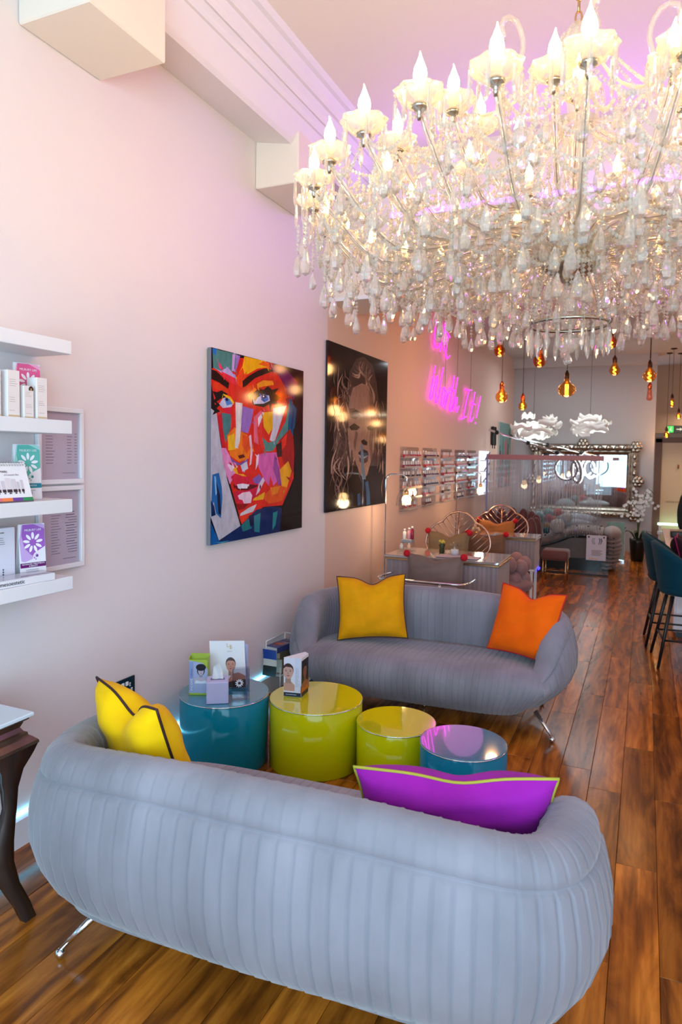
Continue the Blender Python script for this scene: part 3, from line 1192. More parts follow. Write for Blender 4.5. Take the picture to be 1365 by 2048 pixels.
PW1, PH1 = 1.125, 1.113
art = thing('abstract_portrait', 'large colourful palette-knife painting of a face in red, orange and teal', 'painting', (0.0, 3.215, 1.08))
MB().bb((0.006, 0, 0), (0.032, PW1, PH1), r=0.002).build('canvas', M('canvas_edge', (120, 116, 126), 0.5), art)
MB().bb((0.002, 0.1, 0.1), (0.0058, PW1 - 0.1, PH1 - 0.1)).build('backing', WHITE, art)
cv = Canvas(Frame((0.0325, 3.215, 1.08), (0, 1, 0), (0, 0, 1), lift=0.00012), homography([(88, 52), (718, 218), (690, 1282), (72, 1392)]), PW1, PH1)
cv.z([88, 52, 718, 218, 690, 1282, 72, 1392], (26, 14, 22))
cv.z([460, 150, 718, 218, 708, 640, 600, 700], (52, 12, 22))
STROKES = [
    ((222, 40, 28), [88, 200, 250, 120, 500, 160, 600, 260, 640, 420, 640, 800, 640, 950, 560, 1130, 430, 1140, 285, 1260, 200, 950, 130, 560, 85, 300]),
    ((186, 186, 196), [78, 470, 120, 500, 145, 700, 190, 960, 275, 1265, 130, 1360, 73, 1200]),
    ((80, 132, 128), [95, 58, 150, 75, 265, 100, 245, 220, 150, 220, 100, 195]),
    ((40, 110, 190), [95, 58, 125, 64, 118, 110, 98, 90]),
    ((190, 168, 218), [110, 195, 150, 215, 200, 190, 235, 235, 250, 240, 258, 290, 225, 290, 150, 225]),
    ((205, 160, 215), [232, 100, 252, 104, 240, 215, 225, 215]),
    ((160, 120, 200), [256, 104, 285, 112, 262, 190, 246, 230]),
    ((230, 60, 110), [135, 150, 145, 165, 165, 195, 150, 205, 138, 190]),
    ((230, 50, 70), [150, 215, 250, 265, 262, 320, 215, 290, 170, 250]),
    ((250, 178, 18), [312, 115, 460, 150, 480, 190, 400, 200, 330, 240, 262, 255, 300, 180]),
    ((238, 70, 26), [262, 250, 300, 190, 312, 240, 330, 215, 318, 260, 290, 330, 255, 300]),
    ((236, 96, 24), [410, 170, 440, 150, 500, 165, 470, 190]),
    ((112, 18, 84), [480, 160, 600, 205, 680, 300, 648, 420, 590, 330, 540, 235, 500, 215]),
    ((140, 20, 50), [600, 330, 640, 420, 620, 480, 585, 400]),
    ((44, 16, 14), [88, 205, 120, 215, 160, 255, 208, 300, 200, 338, 140, 295, 86, 270]),
    ((224, 60, 24), [100, 290, 140, 300, 200, 345, 215, 375, 150, 350, 95, 330]),
    ((46, 18, 14), [298, 285, 340, 250, 400, 215, 450, 198, 525, 212, 460, 235, 385, 265, 320, 320, 300, 330]),
    ((208, 44, 22), [325, 345, 400, 290, 500, 260, 570, 300, 605, 400, 560, 430, 500, 350, 400, 335, 340, 400]),
    ((246, 150, 28), [395, 305, 440, 280, 505, 285, 512, 312, 440, 322, 400, 335]),
    ((240, 120, 24), [330, 380, 380, 330, 395, 345, 345, 410]),
    ((26, 16, 18), [345, 400, 375, 360, 410, 335, 440, 345, 470, 320, 500, 345, 545, 335, 520, 370, 560, 400, 530, 425, 540, 450, 495, 440, 490, 500, 478, 445, 440, 465, 375, 450]),
    ((196, 200, 226), [372, 442, 400, 398, 440, 376, 478, 385, 484, 420, 440, 440]),
    ((70, 112, 196), [425, 382, 466, 382, 476, 415, 446, 432, 424, 415]),
    ((30, 40, 90), [428, 380, 455, 378, 460, 398, 440, 408, 428, 400]),
    ((240, 244, 250), [436, 386, 444, 384, 445, 394, 437, 396]),
    ((26, 18, 20), [92, 352, 125, 360, 155, 348, 195, 372, 172, 400, 150, 405, 120, 425, 145, 445, 120, 470, 145, 490, 92, 515, 112, 470, 95, 460, 118, 440, 98, 420, 115, 400]),
    ((196, 200, 222), [138, 440, 165, 400, 210, 396, 238, 430, 220, 462, 162, 468]),
    ((86, 136, 208), [172, 405, 214, 402, 230, 440, 190, 452]),
    ((24, 30, 70), [178, 400, 196, 398, 202, 416, 184, 420]),
    ((240, 192, 30), [165, 370, 215, 392, 240, 430, 232, 446, 208, 408, 168, 382]),
    ((216, 30, 62), [160, 472, 225, 460, 216, 520, 190, 512]),
    ((74, 126, 124), [155, 500, 222, 512, 216, 600, 180, 705, 163, 620]),
    ((196, 26, 46), [122, 520, 155, 502, 168, 700, 205, 850, 186, 950, 140, 640]),
    ((226, 140, 190), [148, 738, 180, 740, 230, 840, 250, 905, 205, 985, 165, 860]),
    ((240, 214, 222), [190, 850, 225, 850, 240, 880, 215, 900]),
    ((242, 122, 24), [188, 655, 240, 600, 330, 655, 352, 740, 335, 812, 270, 835, 208, 792]),
    ((246, 184, 30), [194, 662, 238, 640, 250, 750, 196, 756]),
    ((226, 216, 206), [248, 428, 296, 436, 290, 540, 276, 690, 262, 745, 242, 738, 250, 600]),
    ((232, 80, 30), [296, 650, 335, 660, 350, 740, 320, 780, 290, 720]),
    ((118, 84, 160), [208, 798, 240, 830, 275, 845, 330, 812, 322, 842, 262, 858, 222, 835]),
    ((96, 30, 18), [262, 792, 300, 782, 312, 802, 272, 814]),
    ((154, 112, 190), [296, 456, 372, 478, 356, 560, 332, 642, 286, 628, 288, 540]),
    ((240, 200, 214), [338, 660, 352, 650, 362, 760, 352, 850, 340, 860, 348, 760]),
    ((228, 104, 128), [372, 530, 420, 488, 442, 500, 396, 620, 404, 720, 372, 700]),
    ((226, 52, 40), [396, 540, 432, 520, 432, 640, 458, 690, 430, 760, 396, 660]),
    ((240, 178, 20), [430, 500, 508, 494, 504, 600, 472, 652, 440, 600]),
    ((206, 202, 212), [504, 472, 598, 454, 572, 522, 546, 602, 512, 702, 478, 690, 502, 600]),
    ((236, 222, 226), [400, 540, 430, 498, 442, 502, 420, 560, 402, 600]),
    ((82, 138, 132), [428, 672, 470, 706, 520, 690, 590, 560, 612, 440, 650, 480, 606, 640, 545, 690, 500, 762, 450, 768]),
    ((20, 82, 124), [620, 408, 666, 480, 652, 600, 622, 720, 604, 620, 612, 500]),
    ((30, 50, 100), [640, 470, 650, 500, 636, 620, 626, 600]),
    ((168, 24, 26), [545, 690, 618, 612, 650, 700, 640, 900, 600, 950, 562, 800]),
    ((236, 46, 26), [560, 690, 600, 640, 590, 720, 562, 760]),
    ((64, 28, 26), [520, 722, 560, 700, 562, 800, 530, 805]),
    ((218, 98, 172), [398, 790, 440, 775, 524, 772, 546, 880, 540, 955, 500, 1000, 482, 930, 470, 1000, 440, 960, 400, 870]),
    ((244, 214, 224), [388, 795, 405, 780, 398, 850, 380, 890]),
    ((152, 72, 146), [512, 782, 540, 880, 560, 1002, 530, 982, 500, 880]),
    ((246, 168, 30), [545, 890, 604, 832, 626, 900, 592, 1010, 560, 1032]),
    ((228, 84, 26), [430, 1062, 520, 990, 600, 1012, 560, 1100, 470, 1120, 440, 1092]),
    ((240, 130, 30), [480, 1010, 545, 1000, 530, 1050, 490, 1060]),
    ((206, 206, 220), [278, 858, 322, 830, 330, 880, 292, 902]),
    ((246, 168, 30), [225, 882, 250, 868, 262, 915, 300, 918, 345, 955, 260, 935]),
    ((218, 30, 62), [212, 935, 240, 912, 262, 918, 290, 930, 330, 935, 408, 988, 330, 1018, 250, 1002]),
    ((100, 12, 30), [234, 996, 330, 985, 402, 994, 340, 1028, 256, 1024]),
    ((238, 228, 238), [252, 986, 290, 980, 332, 988, 322, 1014, 262, 1014]),
    ((208, 26, 66), [232, 1035, 330, 1026, 402, 1000, 388, 1062, 330, 1112, 268, 1112, 238, 1080]),
    ((238, 204, 220), [258, 1062, 290, 1042, 340, 1034, 356, 1060, 346, 1112, 300, 1116, 290, 1092, 268, 1086]),
    ((134, 94, 176), [360, 950, 404, 918, 432, 960, 400, 986, 372, 980]),
    ((220, 196, 210), [430, 940, 442, 962, 402, 1040, 380, 1062, 402, 985]),
    ((246, 178, 30), [366, 1082, 442, 1040, 432, 1090, 358, 1096]),
    ((150, 16, 24), [245, 1115, 330, 1118, 300, 1150, 262, 1160]),
    ((208, 204, 210), [274, 1182, 330, 1145, 386, 1120, 364, 1165, 320, 1200, 272, 1206]),
    ((222, 52, 28), [264, 1202, 352, 1172, 285, 1262]),
    ((18, 44, 92), [264, 1272, 330, 1210, 380, 1160, 480, 1135, 560, 1150, 692, 1130, 690, 1282, 72, 1392, 74, 1300, 132, 1362]),
    ((38, 118, 122), [280, 1262, 330, 1215, 352, 1282, 290, 1304]),
    ((40, 136, 138), [496, 1180, 528, 1168, 512, 1262, 490, 1296]),
    ((44, 124, 134), [366, 1200, 412, 1178, 402, 1310, 368, 1305]),
    ((14, 30, 70), [330, 1200, 366, 1180, 362, 1260, 340, 1270]),
    ((26, 100, 166), [88, 918, 132, 906, 150, 1000, 154, 1080, 142, 1212, 112, 1180, 95, 1100, 78, 1150]),
    ((120, 180, 220), [100, 930, 110, 928, 120, 1040, 108, 1060]),
    ((10, 30, 64), [112, 960, 140, 1060, 145, 1192, 126, 1180]),
    ((14, 40, 84), [76, 1090, 98, 1130, 108, 1190, 78, 1200]),
    ((20, 92, 156), [72, 1392, 75, 1240, 100, 1300, 132, 1368, 220, 1362, 160, 1385]),
    ((60, 160, 180), [90, 1372, 130, 1372, 200, 1360, 150, 1385]),
    ((18, 12, 18), [556, 1150, 600, 1080, 645, 940, 706, 620, 692, 1282, 540, 1306]),
    ((40, 14, 20), [640, 620, 680, 560, 690, 760, 650, 900]),
]
for col, pts in STROKES:
    cv.z(pts, col)
rr = random.Random(11)
for k in range(90):     # small knife marks picked from neighbouring strokes
    col, pts = STROKES[rr.randrange(0, 66)]
    i = rr.randrange(0, len(pts) // 2)
    x, y = pts[2 * i] + rr.uniform(-12, 12), pts[2 * i + 1] + rr.uniform(-14, 14)
    L, w, a = rr.uniform(14, 46), rr.uniform(2, 6), rr.gauss(1.45, 0.35)
    dx, dy = math.cos(a) * L / 2, math.sin(a) * L / 2
    cv.z([x - dx, y - dy, x + w, y - dy * 0.3, x + dx, y + dy, x - w * 0.4, y + dy * 0.4], col)
cv.build('painted_face', art)

PW2, PH2 = 1.325, 1.325
art2 = thing('monochrome_portrait', 'large dark glossy portrait of a woman with loose hair in black and taupe', 'painting', (0.0, 4.765, 1.155))
MB().bb((0.004, 0, 0), (0.020, PW2, PH2), r=0.002).build('panel', M('panel_edge', (30, 22, 24), 0.3), art2)
cv = Canvas(Frame((0.0205, 4.765, 1.155), (0, 1, 0), (0, 0, 1), lift=0.00012), homography([(905, 3), (1313, 160), (1280, 1112), (875, 1170)]), PW2, PH2)
BGD = (38, 27, 28)
cv.z([905, 3, 1313, 160, 1280, 1112, 875, 1170], BGD)
TA = [(150, 116, 106), (120, 92, 84), (176, 140, 126), (98, 76, 72), (136, 108, 100), (196, 160, 144)]
rr = random.Random(5)


def ribbon(x, y, x2, y2, bow, w, col):
    L = math.hypot(x2 - x, y2 - y)
    nx, ny = -(y2 - y) / L, (x2 - x) / L
    a, b = [], []
    for i in range(9):
        t = i / 8
        s = math.sin(PI * t)
        px, py = x + (x2 - x) * t + nx * bow * s, y + (y2 - y) * t + ny * bow * s
        ww = w * (0.25 + 0.75 * s)
        a += [(px + nx * ww / 2, py + ny * ww / 2)]
        b += [(px - nx * ww / 2, py - ny * ww / 2)]
    flat = []
    for p in a + b[::-1]:
        flat += [p[0], p[1]]
    cv.z(flat, col)


cv.z([1050, 220, 1100, 130, 1150, 118, 1210, 180, 1235, 300, 1250, 480, 1265, 640, 1270, 760, 1240, 860, 1190, 860, 1040, 860, 960, 860, 935, 740, 935, 650, 985, 500, 1030, 380], (84, 64, 60))
for k in range(60):
    side = rr.choice((-1, -1, 1))
    x = 1120 + side * rr.uniform(30, 150)
    if side > 0:
        x = 1120 + rr.uniform(40, 140)
    y = rr.uniform(220, 780)
    ribbon(x, y, x + rr.uniform(-50, 40), y + rr.uniform(90, 240), rr.uniform(-50, 50), rr.uniform(5, 16), rr.choice(TA))
for k in range(24):
    a = rr.uniform(PI, 2 * PI)
    ribbon(1135 + 70 * math.cos(a), 260 + 110 * math.sin(a), 1135 + 60 * math.cos(a + 1.2), 300 + 90 * math.sin(a + 1.2), rr.uniform(15, 40), rr.uniform(5, 13), rr.choice(TA))
cv.z([1070, 330, 1130, 300, 1180, 320, 1205, 400, 1225, 560, 1215, 720, 1185, 830, 1160, 920, 1135, 950, 1105, 900, 1070, 800, 1040, 680, 1035, 540, 1045, 420], (168, 130, 116))
cv.z([1180, 340, 1205, 400, 1225, 560, 1215, 720, 1185, 830, 1175, 700, 1190, 560], (128, 98, 88))
cv.z([1045, 470, 1080, 470, 1120, 520, 1085, 545, 1045, 530], (122, 92, 84))
for pts in ([1040, 595, 1075, 570, 1115, 598, 1095, 618, 1055, 618], [1160, 600, 1190, 580, 1220, 600, 1200, 622, 1172, 618], [1050, 500, 1090, 478, 1130, 505, 1090, 492], [1170, 505, 1205, 490, 1225, 510, 1200, 505],
            [1120, 690, 1140, 680, 1165, 700, 1160, 722, 1128, 716], [1100, 770, 1130, 745, 1165, 760, 1172, 790, 1140, 800, 1104, 790]):
    cv.z(pts, (40, 28, 30))
cv.z([1104, 792, 1140, 802, 1170, 792, 1165, 830, 1130, 850, 1108, 830], (92, 66, 66))
cv.z([1100, 780, 1135, 800, 1170, 788, 1140, 812, 1112, 806], (170, 150, 150))
cv.z([1118, 715, 1132, 710, 1140, 860, 1150, 950, 1125, 950, 1118, 850], (110, 128, 150))
cv.z([1085, 620, 1100, 640, 1078, 760, 1070, 700], (124, 94, 86))
for pts in ([1145, 970, 1165, 960, 1175, 1050, 1176, 1120, 1152, 1124, 1150, 1040], [1090, 1050, 1108, 1040, 1112, 1120, 1092, 1126]):
    cv.z(pts, (56, 88, 130))
cv.z([1108, 1060, 1140, 1050, 1138, 1120, 1114, 1122], (34, 36, 70))
for k in range(26):
    x, y = rr.uniform(925, 1060), rr.uniform(640, 980)
    ribbon(x, y, x + rr.uniform(-40, 20), y + rr.uniform(80, 200), rr.uniform(-45, 45), rr.uniform(4, 13), rr.choice(TA))
for k in range(22):
    x, y = rr.uniform(1205, 1275), rr.uniform(420, 960)
    ribbon(x, y, x + rr.uniform(-15, 20), y + rr.uniform(60, 170), rr.uniform(-22, 22), rr.uniform(3, 9), rr.choice(TA))
for k in range(14):
    x, y = rr.uniform(915, 1040), rr.uniform(180, 620)
    ribbon(x, y, x + rr.uniform(-14, 14), y + rr.uniform(60, 150), rr.uniform(-14, 14), rr.uniform(3, 8), rr.choice(TA[:4]))
cv.build('painted_woman', art2)

# ------------------------------------------------------------------ floating shelves
SHZ = [2.030, 1.720, 1.412, 1.105]
names = ['topmost of the four white wall shelves, bare from below', 'white wall shelf with the pink leaflet and pale skincare boxes', 'white wall shelf with the spiral desk calendar and teal leaflet', 'lowest white wall shelf with the purple leaflet and flat box']
for z, lb in zip(SHZ, names):
    s_ = tag(MB().bb((0.001, 0.95, z - 0.052), (0.203, 2.03, z), r=0.002).build('wall_shelf', WHITE), lb, 'shelf', 'floating wall shelves')


def leaflet(label, y0, z0, col, dark, banner, lines_, x=0.17, tilt=4.0):
    """folded card 0.10 x 0.21 standing on a shelf, facing the room"""
    w, h = 0.105, 0.212
    t = thing('leaflet', label, 'leaflet', (x, y0, z0), group='flower leaflets')
    ta = R(tilt)
    ex = Vector((math.sin(R(-28)), math.cos(R(-28)), 0))
    ex = Vector((0.22, 0.975, 0)).normalized()
    n_ = Vector((ex.y, -ex.x, 0))
    ey = (Vector((0, 0, 1)) * math.cos(ta) - n_ * math.sin(ta)).normalized()
    o = Vector((x, y0, z0 + 0.001))
    card = MB()
    nn = ex.cross(ey).normalized()
    a = [o, o + ex * w, o + ex * w + ey * h, o + ey * h]
    card.prism([p - nn * 0.0035 for p in a], nn * 0.0035)
    card.prism([o - n_ * 0.045, o - n_ * 0.045 + ex * w, o + ex * w + ey * h * 0.98 - nn * 0.004, o + ey * h * 0.98 - nn * 0.004], -n_ * 0.001)
    card.build('card', PAPER, t, world=True)
    fr_ = Frame(o, ex, ey, 0.0004)
    p = Print(fr_)
    lt = tuple(int(c + (255 - c) * 0.45) for c in col)
    p.poly([(0.006, 0.07), (0.02, 0.066), (0.05, 0.075), (0.06, 0.10), (0.10, 0.125), (0.104, 0.205), (0.09, 0.211), (0.012, 0.209), (0.001, 0.15), (0.004, 0.11)], lt)
    p.poly([(0.02, 0.12), (0.05, 0.088), (0.062, 0.10), (0.104, 0.122), (0.104, 0.19), (0.06, 0.2105), (0.016, 0.21), (0.010, 0.17)], col)
    cx_, cy_ = 0.055, 0.140
    for k in range(9):
        a_ = PI / 2 + 2 * PI * k / 9
        p.ell(cx_ + 0.0265 * math.cos(a_), cy_ + 0.0265 * math.sin(a_), 0.0135, 0.0056, (248, 244, 250), rot=a_)
    p.ell(cx_, cy_, 0.0125, 0.0125, col)
    p.ell(0.068, 0.088, 0.007, 0.007, lt)
    p.ell(0.070, 0.087, 0.0048, 0.0048, dark)
    p.ell(0.058, 0.080, 0.003, 0.003, col)
    p.ell(0.064, 0.074, 0.0025, 0.0025, col)
    p.rect(0.001, 0.044, 0.104, 0.062, banner)
    p.lines(0.022, 0.034, 0.062, 3, 0.006, 0.0016, (120, 110, 130), rr)
    p.lines(0.034, 0.013, 0.038, 3, 0.0045, 0.0013, (120, 110, 130), rr)
    p.build('printed_cover', t)
    text('MILBURY LIFE', fr_, 0.056, 0.188, 0.0115, WHITEINK, 'title_lettering', t, lift=0.0022)
    for k, s in enumerate(lines_):
        text(s, fr_, 0.0525, 0.0567 - 0.0075 * k if len(lines_) > 1 else 0.053, 0.0078, WHITEINK, 'banner_lettering', t, lift=0.0022)
    return t


leaflet('pink flower leaflet standing behind the pale boxes', 1.855, SHZ[1], (228, 92, 150), (190, 40, 100), (206, 14, 90), ['SKINCARE', 'SUPPLEMENTS'], x=0.10)
leaflet('teal flower leaflet beside the spiral calendar', 1.855, SHZ[2], (96, 186, 172), (40, 130, 130), (20, 130, 150), ['SPA & AESTHETICS'], x=0.095)
leaflet('purple flower leaflet on the lowest shelf', 1.865, SHZ[3], (160, 96, 190), (110, 60, 150), (104, 10, 100), ['ADVANCED TREATMENTS', '& BEAUTY'], x=0.105)


def carton(label, x, y, z, sx, sy, sz, sticker=False, rz=0):
    t = thing('skincare_box', label, 'box', (x, y, z), R(rz), 'pale skincare boxes')
    MB().rbox((0, 0, sz / 2 + 0.0005), (sx, sy, sz), 0.0015).build('carton', M('pale_carton', (238, 228, 224), 0.4), t)
    Mt = full(t).to_3x3()
    fr_ = Frame(full(t) @ Vector((sx / 2, -sy / 2, 0)), Mt @ Vector((0, 1, 0)), (0, 0, 1), 0.0004)
    p = Print(fr_)
    p.rect(0.001, 0.001, sy - 0.001, sz - 0.001, (238, 228, 224))
    for q, n_ in ((0.80, 4), (0.42, 3), (0.14, 1)):
        p.lines(sy * 0.16, sz * q, sy * 0.68, n_, sz * 0.045, sz * 0.008, (176, 160, 162), rr)
    p.rect(sy * 0.06, sz * 0.015, sy * 0.94, sz * 0.05, (206, 180, 140))
    if sticker:
        p.ell(sy * 0.72, sz * 0.90, 0.0105, 0.0115, (40, 30, 26))
        p.poly([(sy * 0.72 - 0.0105, sz * 0.86), (sy * 0.72 + 0.0105, sz * 0.86), (sy * 0.72 + 0.008, sz * 0.825), (sy * 0.72, sz * 0.79), (sy * 0.72 - 0.008, sz * 0.825)], (230, 222, 214))
        p.ell(sy * 0.72, sz * 0.90, 0.004, 0.004, (190, 150, 90))
    p.build('printed_front', t)
    return t


carton('tall pale skincare box, leftmost of the three front boxes', 0.155, 1.775, SHZ[1], 0.058, 0.052, 0.168)
carton('short pale skincare box with a round dark sticker', 0.165, 1.838, SHZ[1], 0.045, 0.044, 0.118, True)
carton('tall pale skincare box in front of the pink leaflet', 0.165, 1.895, SHZ[1], 0.052, 0.048, 0.153)
carton('pale skincare box standing behind the box with the sticker', 0.075, 1.80, SHZ[1], 0.05, 0.05, 0.150)
carton('pale skincare box at the left edge of the picture, stacked by the shelf wall', 0.150, 1.70, SHZ[1], 0.058, 0.052, 0.166)

# desk calendar
dc = thing('desk_calendar', 'white spiral desk calendar with a woman and product jars', 'calendar', (0.125, 1.745, SHZ[2]))
ex, n_ = Vector((0.10, 0.995, 0)).normalized(), Vector((0.995, -0.10, 0)).normalized()
o = Vector((0.175, 1.60, SHZ[2] + 0.001))
W_, H_ = 0.245, 0.150
ey = (Vector((0, 0, 1)) * math.cos(R(20)) - n_ * math.sin(R(20))).normalized()
nn = ex.cross(ey).normalized()
pg = MB()
pg.prism([o - nn * 0.003, o + ex * W_ - nn * 0.003, o + ex * W_ + ey * H_ - nn * 0.003, o + ey * H_ - nn * 0.003], nn * 0.003)
pg.build('pages', PAPER, dc, world=True)
bk = o - n_ * 0.105
pb = MB()
top = o + ey * H_
pb.prism([bk, bk + ex * W_, top + ex * W_ - n_ * 0.004, top - n_ * 0.004], n_ * 0.002)
pb.build('easel_back', M('calendar_board', (70, 64, 70), 0.5), dc, world=True)
fr_ = Frame(o, ex, ey, 0.0004)
p = Print(fr_)
p.rect(0, 0.016, W_, H_, (240, 234, 236))
p.poly([(0, 0.016), (0.078, 0.016), (0.062, 0.08), (0.045, H_ - 0.012), (0, H_ - 0.012)], (226, 214, 216))
p.poly([(0.078, 0.016), (0.082, 0.016), (0.065, 0.08), (0.046, H_ - 0.012), (0.043, H_ - 0.012), (0.062, 0.07)], (220, 90, 90))
face_print(p, 0.022, 0.086, 0.026, (220, 190, 184), (96, 72, 70), top=(210, 200, 204))
for k, (x_, w_, h_, cc) in enumerate([(0.095, 0.032, 0.03, (222, 208, 214)), (0.132, 0.014, 0.034, (214, 200, 206)), (0.150, 0.020, 0.044, (224, 212, 216)), (0.174, 0.016, 0.04, (216, 204, 210)), (0.194, 0.008, 0.03, (206, 194, 200)), (0.208, 0.010, 0.036, (212, 200, 206))]):
    p.rect(x_, 0.048, x_ + w_, 0.048 + h_, cc)
    p.rect(x_, 0.038, x_ + w_, 0.049, (56, 34, 38))
    p.rect(x_ + w_ * 0.3, 0.032, x_ + w_ * 0.8, 0.037, (90, 60, 62))
for k, cc in enumerate([(120, 20, 30), (214, 22, 70), (226, 110, 120), (244, 130, 70), (108, 66, 150), (30, 140, 84)]):
    p.rect(W_ * k / 6, 0.003, W_ * (k + 1) / 6, 0.017, cc)
p.rect(0, 0, W_, 0.004, (80, 70, 76))
for k in range(22):
    p.ell(0.010 + k * 0.0107, H_ - 0.008, 0.0020, 0.0016, (70, 62, 66), n=8)
p.build('printed_page', dc)
text('The', fr_, 0.098, 0.126, 0.008, INK, 'lettering', dc, 'LEFT', lift=0.002)
text('BENCHMARK', fr_, 0.098, 0.116, 0.0115, INK, 'lettering', dc, 'LEFT', lift=0.002)
text('of Cosmetic Skin', fr_, 0.150, 0.104, 0.0085, M('ink_mauve', (150, 120, 140), 0.5), 'lettering', dc, 'LEFT', lift=0.002)
sp = MB()
for k in range(22):
    q = o + ex * (0.010 + k * 0.0107) + ey * (H_ - 0.004)
    sp.tube([q + (ey * math.cos(t) * 0.008 + nn * math.sin(t) * 0.006) for t in [2 * PI * i / 8 for i in range(8)]], 0.0011, 4, closed=True)
sp.build('spiral_binding', CHROME, dc, world=True)

# boxes on the lowest shelf
fb = thing('flat_box', 'flat white gift box lying at the front of the lowest shelf', 'box', (0.150, 1.80, SHZ[3]), R(-4))
MB().rbox((0, -0.07, 0.0145), (0.095, 0.42, 0.028), 0.002).build('carton', PAPER, fb)
MB().rbox((0, -0.07, 0.0295), (0.098, 0.423, 0.003), 0.001).build('acrylic_lid', ACRYLIC, fb)
fr_ = Frame(full(fb) @ Vector((0.0478, -0.28, 0.0)), full(fb).to_3x3() @ Vector((0, 1, 0)), (0, 0, 1), 0.0004)
text('mesoestetic', fr_, 0.235, 0.015, 0.021, INK, 'lettering', fb, lift=0.001)
ab = thing('ampoule_box', 'white box printed with amber ampoules, standing behind the flat box', 'box', (0.07, 1.70, SHZ[3]))
MB().rbox((0, 0, 0.104), (0.05, 0.30, 0.205), 0.002).build('carton', M('cool_white_carton', (226, 226, 238), 0.4), ab)
fr_ = Frame((0.0953, 1.55, SHZ[3]), (0, 1, 0), (0, 0, 1), 0.0004)
p = Print(fr_)
for x0 in (0.135, 0.172):
    p.rect(x0 - 0.001, 0.085, x0 + 0.018, 0.204, (60, 50, 58))
    for k in range(4):
        z_ = 0.178 - 0.029 * k
        p.rect(x0, z_ + 0.012, x0 + 0.017, z_ + 0.024, (222, 210, 208))
        p.rect(x0, z_ - 0.004, x0 + 0.017, z_ + 0.012, (206, 122, 92))
    p.ell(x0 + 0.008, 0.062, 0.005, 0.005, (90, 80, 86))
p.lines(0.218, 0.168, 0.036, 4, 0.0075, 0.0016, (110, 104, 120), rr)
for k in range(4):
    p.ell(0.245, 0.050 - 0.009 * k, 0.0032, 0.0032, (70, 66, 80), n=10)
p.build('printed_front', ab)
text('serum', fr_, 0.238, 0.189, 0.010, INK, 'lettering', ab, lift=0.001)

# framed price lists
for nm, zb, zt in (('upper', 1.462, 1.784), ('lower', 1.098, 1.470 - 0.016)):
    t = thing('framed_price_list', '%s white framed price list on the wall behind the shelves' % nm, 'frame', (0.0, 2.15, (zb + zt) / 2), group='framed price lists')
    y0, y1 = 2.028, 2.276
    m_ = MB()
    f_ = 0.020
    m_.bb((0.002, y0, zb), (0.022, y1, zb + f_), r=0.002).bb((0.002, y0, zt - f_), (0.022, y1, zt), r=0.002)
    m_.bb((0.002, y0, zb + f_), (0.022, y0 + f_, zt - f_), r=0.002).bb((0.002, y1 - f_, zb + f_), (0.022, y1, zt - f_), r=0.002)
    m_.build('frame', WHITE, t, world=True)
    MB().bb((0.001, y0 + 0.01, zb + 0.01), (0.008, y1 - 0.01, zt - 0.01)).build('price_sheet', M('mauve_paper', (222, 202, 214), 0.5), t, world=True)
    p = Print(Frame((0.0082, y0, zb), (0, 1, 0), (0, 0, 1), 0.0003))
    w_, h_ = y1 - y0, zt - zb
    if nm == 'upper':
        p.lines(0.05, h_ - 0.11, 0.05, 11, 0.0125, 0.0022, (130, 112, 128), rr)
        p.lines(w_ - 0.085, h_ - 0.11, 0.030, 11, 0.0125, 0.0022, (130, 112, 128), rr)
        p.lines(w_ - 0.045, h_ - 0.11, 0.015, 11, 0.0125, 0.0022, (130, 112, 128))
        p.rect(w_ * 0.55, 0.045, w_ - 0.04, 0.047, (150, 132, 146))
    else:
        for k in range(16):
            dk = k in (0, 1, 5, 7, 11)
            c_ = (86, 70, 86) if dk else (140, 122, 138)
            a_ = w_ * 0.62 if dk else w_ * 0.60 + rr.uniform(0, 0.02)
            p.rect(a_, h_ - 0.115 - 0.0115 * k, w_ - (0.045 if dk else 0.032), h_ - 0.1125 - 0.0115 * k, c_)
            p.rect(w_ * 0.30, h_ - 0.115 - 0.0115 * k, w_ * 0.30 + rr.uniform(0.03, 0.055), h_ - 0.1130 - 0.0115 * k, (140, 122, 138))
        p.rect(w_ * 0.55, 0.042, w_ - 0.04, 0.044, (120, 104, 120))
    p.build('printed_prices', t)
    MB().bb((0.0125, y0 + 0.016, zb + 0.016), (0.0135, y1 - 0.016, zt - 0.016)).build('glass', ACRYLIC, t, world=True)

# ------------------------------------------------------------------ console table at the left edge
ct = thing('console_table', 'glass-topped dark wood console table with a curved leg at the left edge', 'table', (0.2, 1.2, 0))
X0, X1, Y0, Y1, ZT = 0.02, 0.405, 0.75, 1.635, 0.708
MB().bb((X0, Y0, ZT), (X1 + 0.012, Y1 + 0.012, ZT + 0.014), r=0.003).build('glass_top', M('frosted_white_glass', (206, 218, 226), 0.06, coat=0.6), ct, world=True)
ap = [(0.0, ZT), (0.0, ZT - 0.008), (-0.012, ZT - 0.016), (-0.020, ZT - 0.034), (-0.012, ZT - 0.048), (-0.004, ZT - 0.052), (-0.002, ZT - 0.062), (0.004, ZT - 0.066), (0.020, ZT - 0.082), (0.022, ZT - 0.092), (-0.02, ZT - 0.108)]
rowsA = []
for d_, z in ap:
    rowsA.append([(X0, Y0 - d_, z), (X1 + d_, Y0 - d_, z), (X1 + d_, Y1 + d_, z), (X0, Y1 + d_, z)])
MB().grid(rowsA, smooth=False, closev=True).build('moulded_apron', [M('bronzed_wood', (96, 70, 56), 0.2, 0.45, noise=(9, 0.3))], ct, world=True, fix=True)
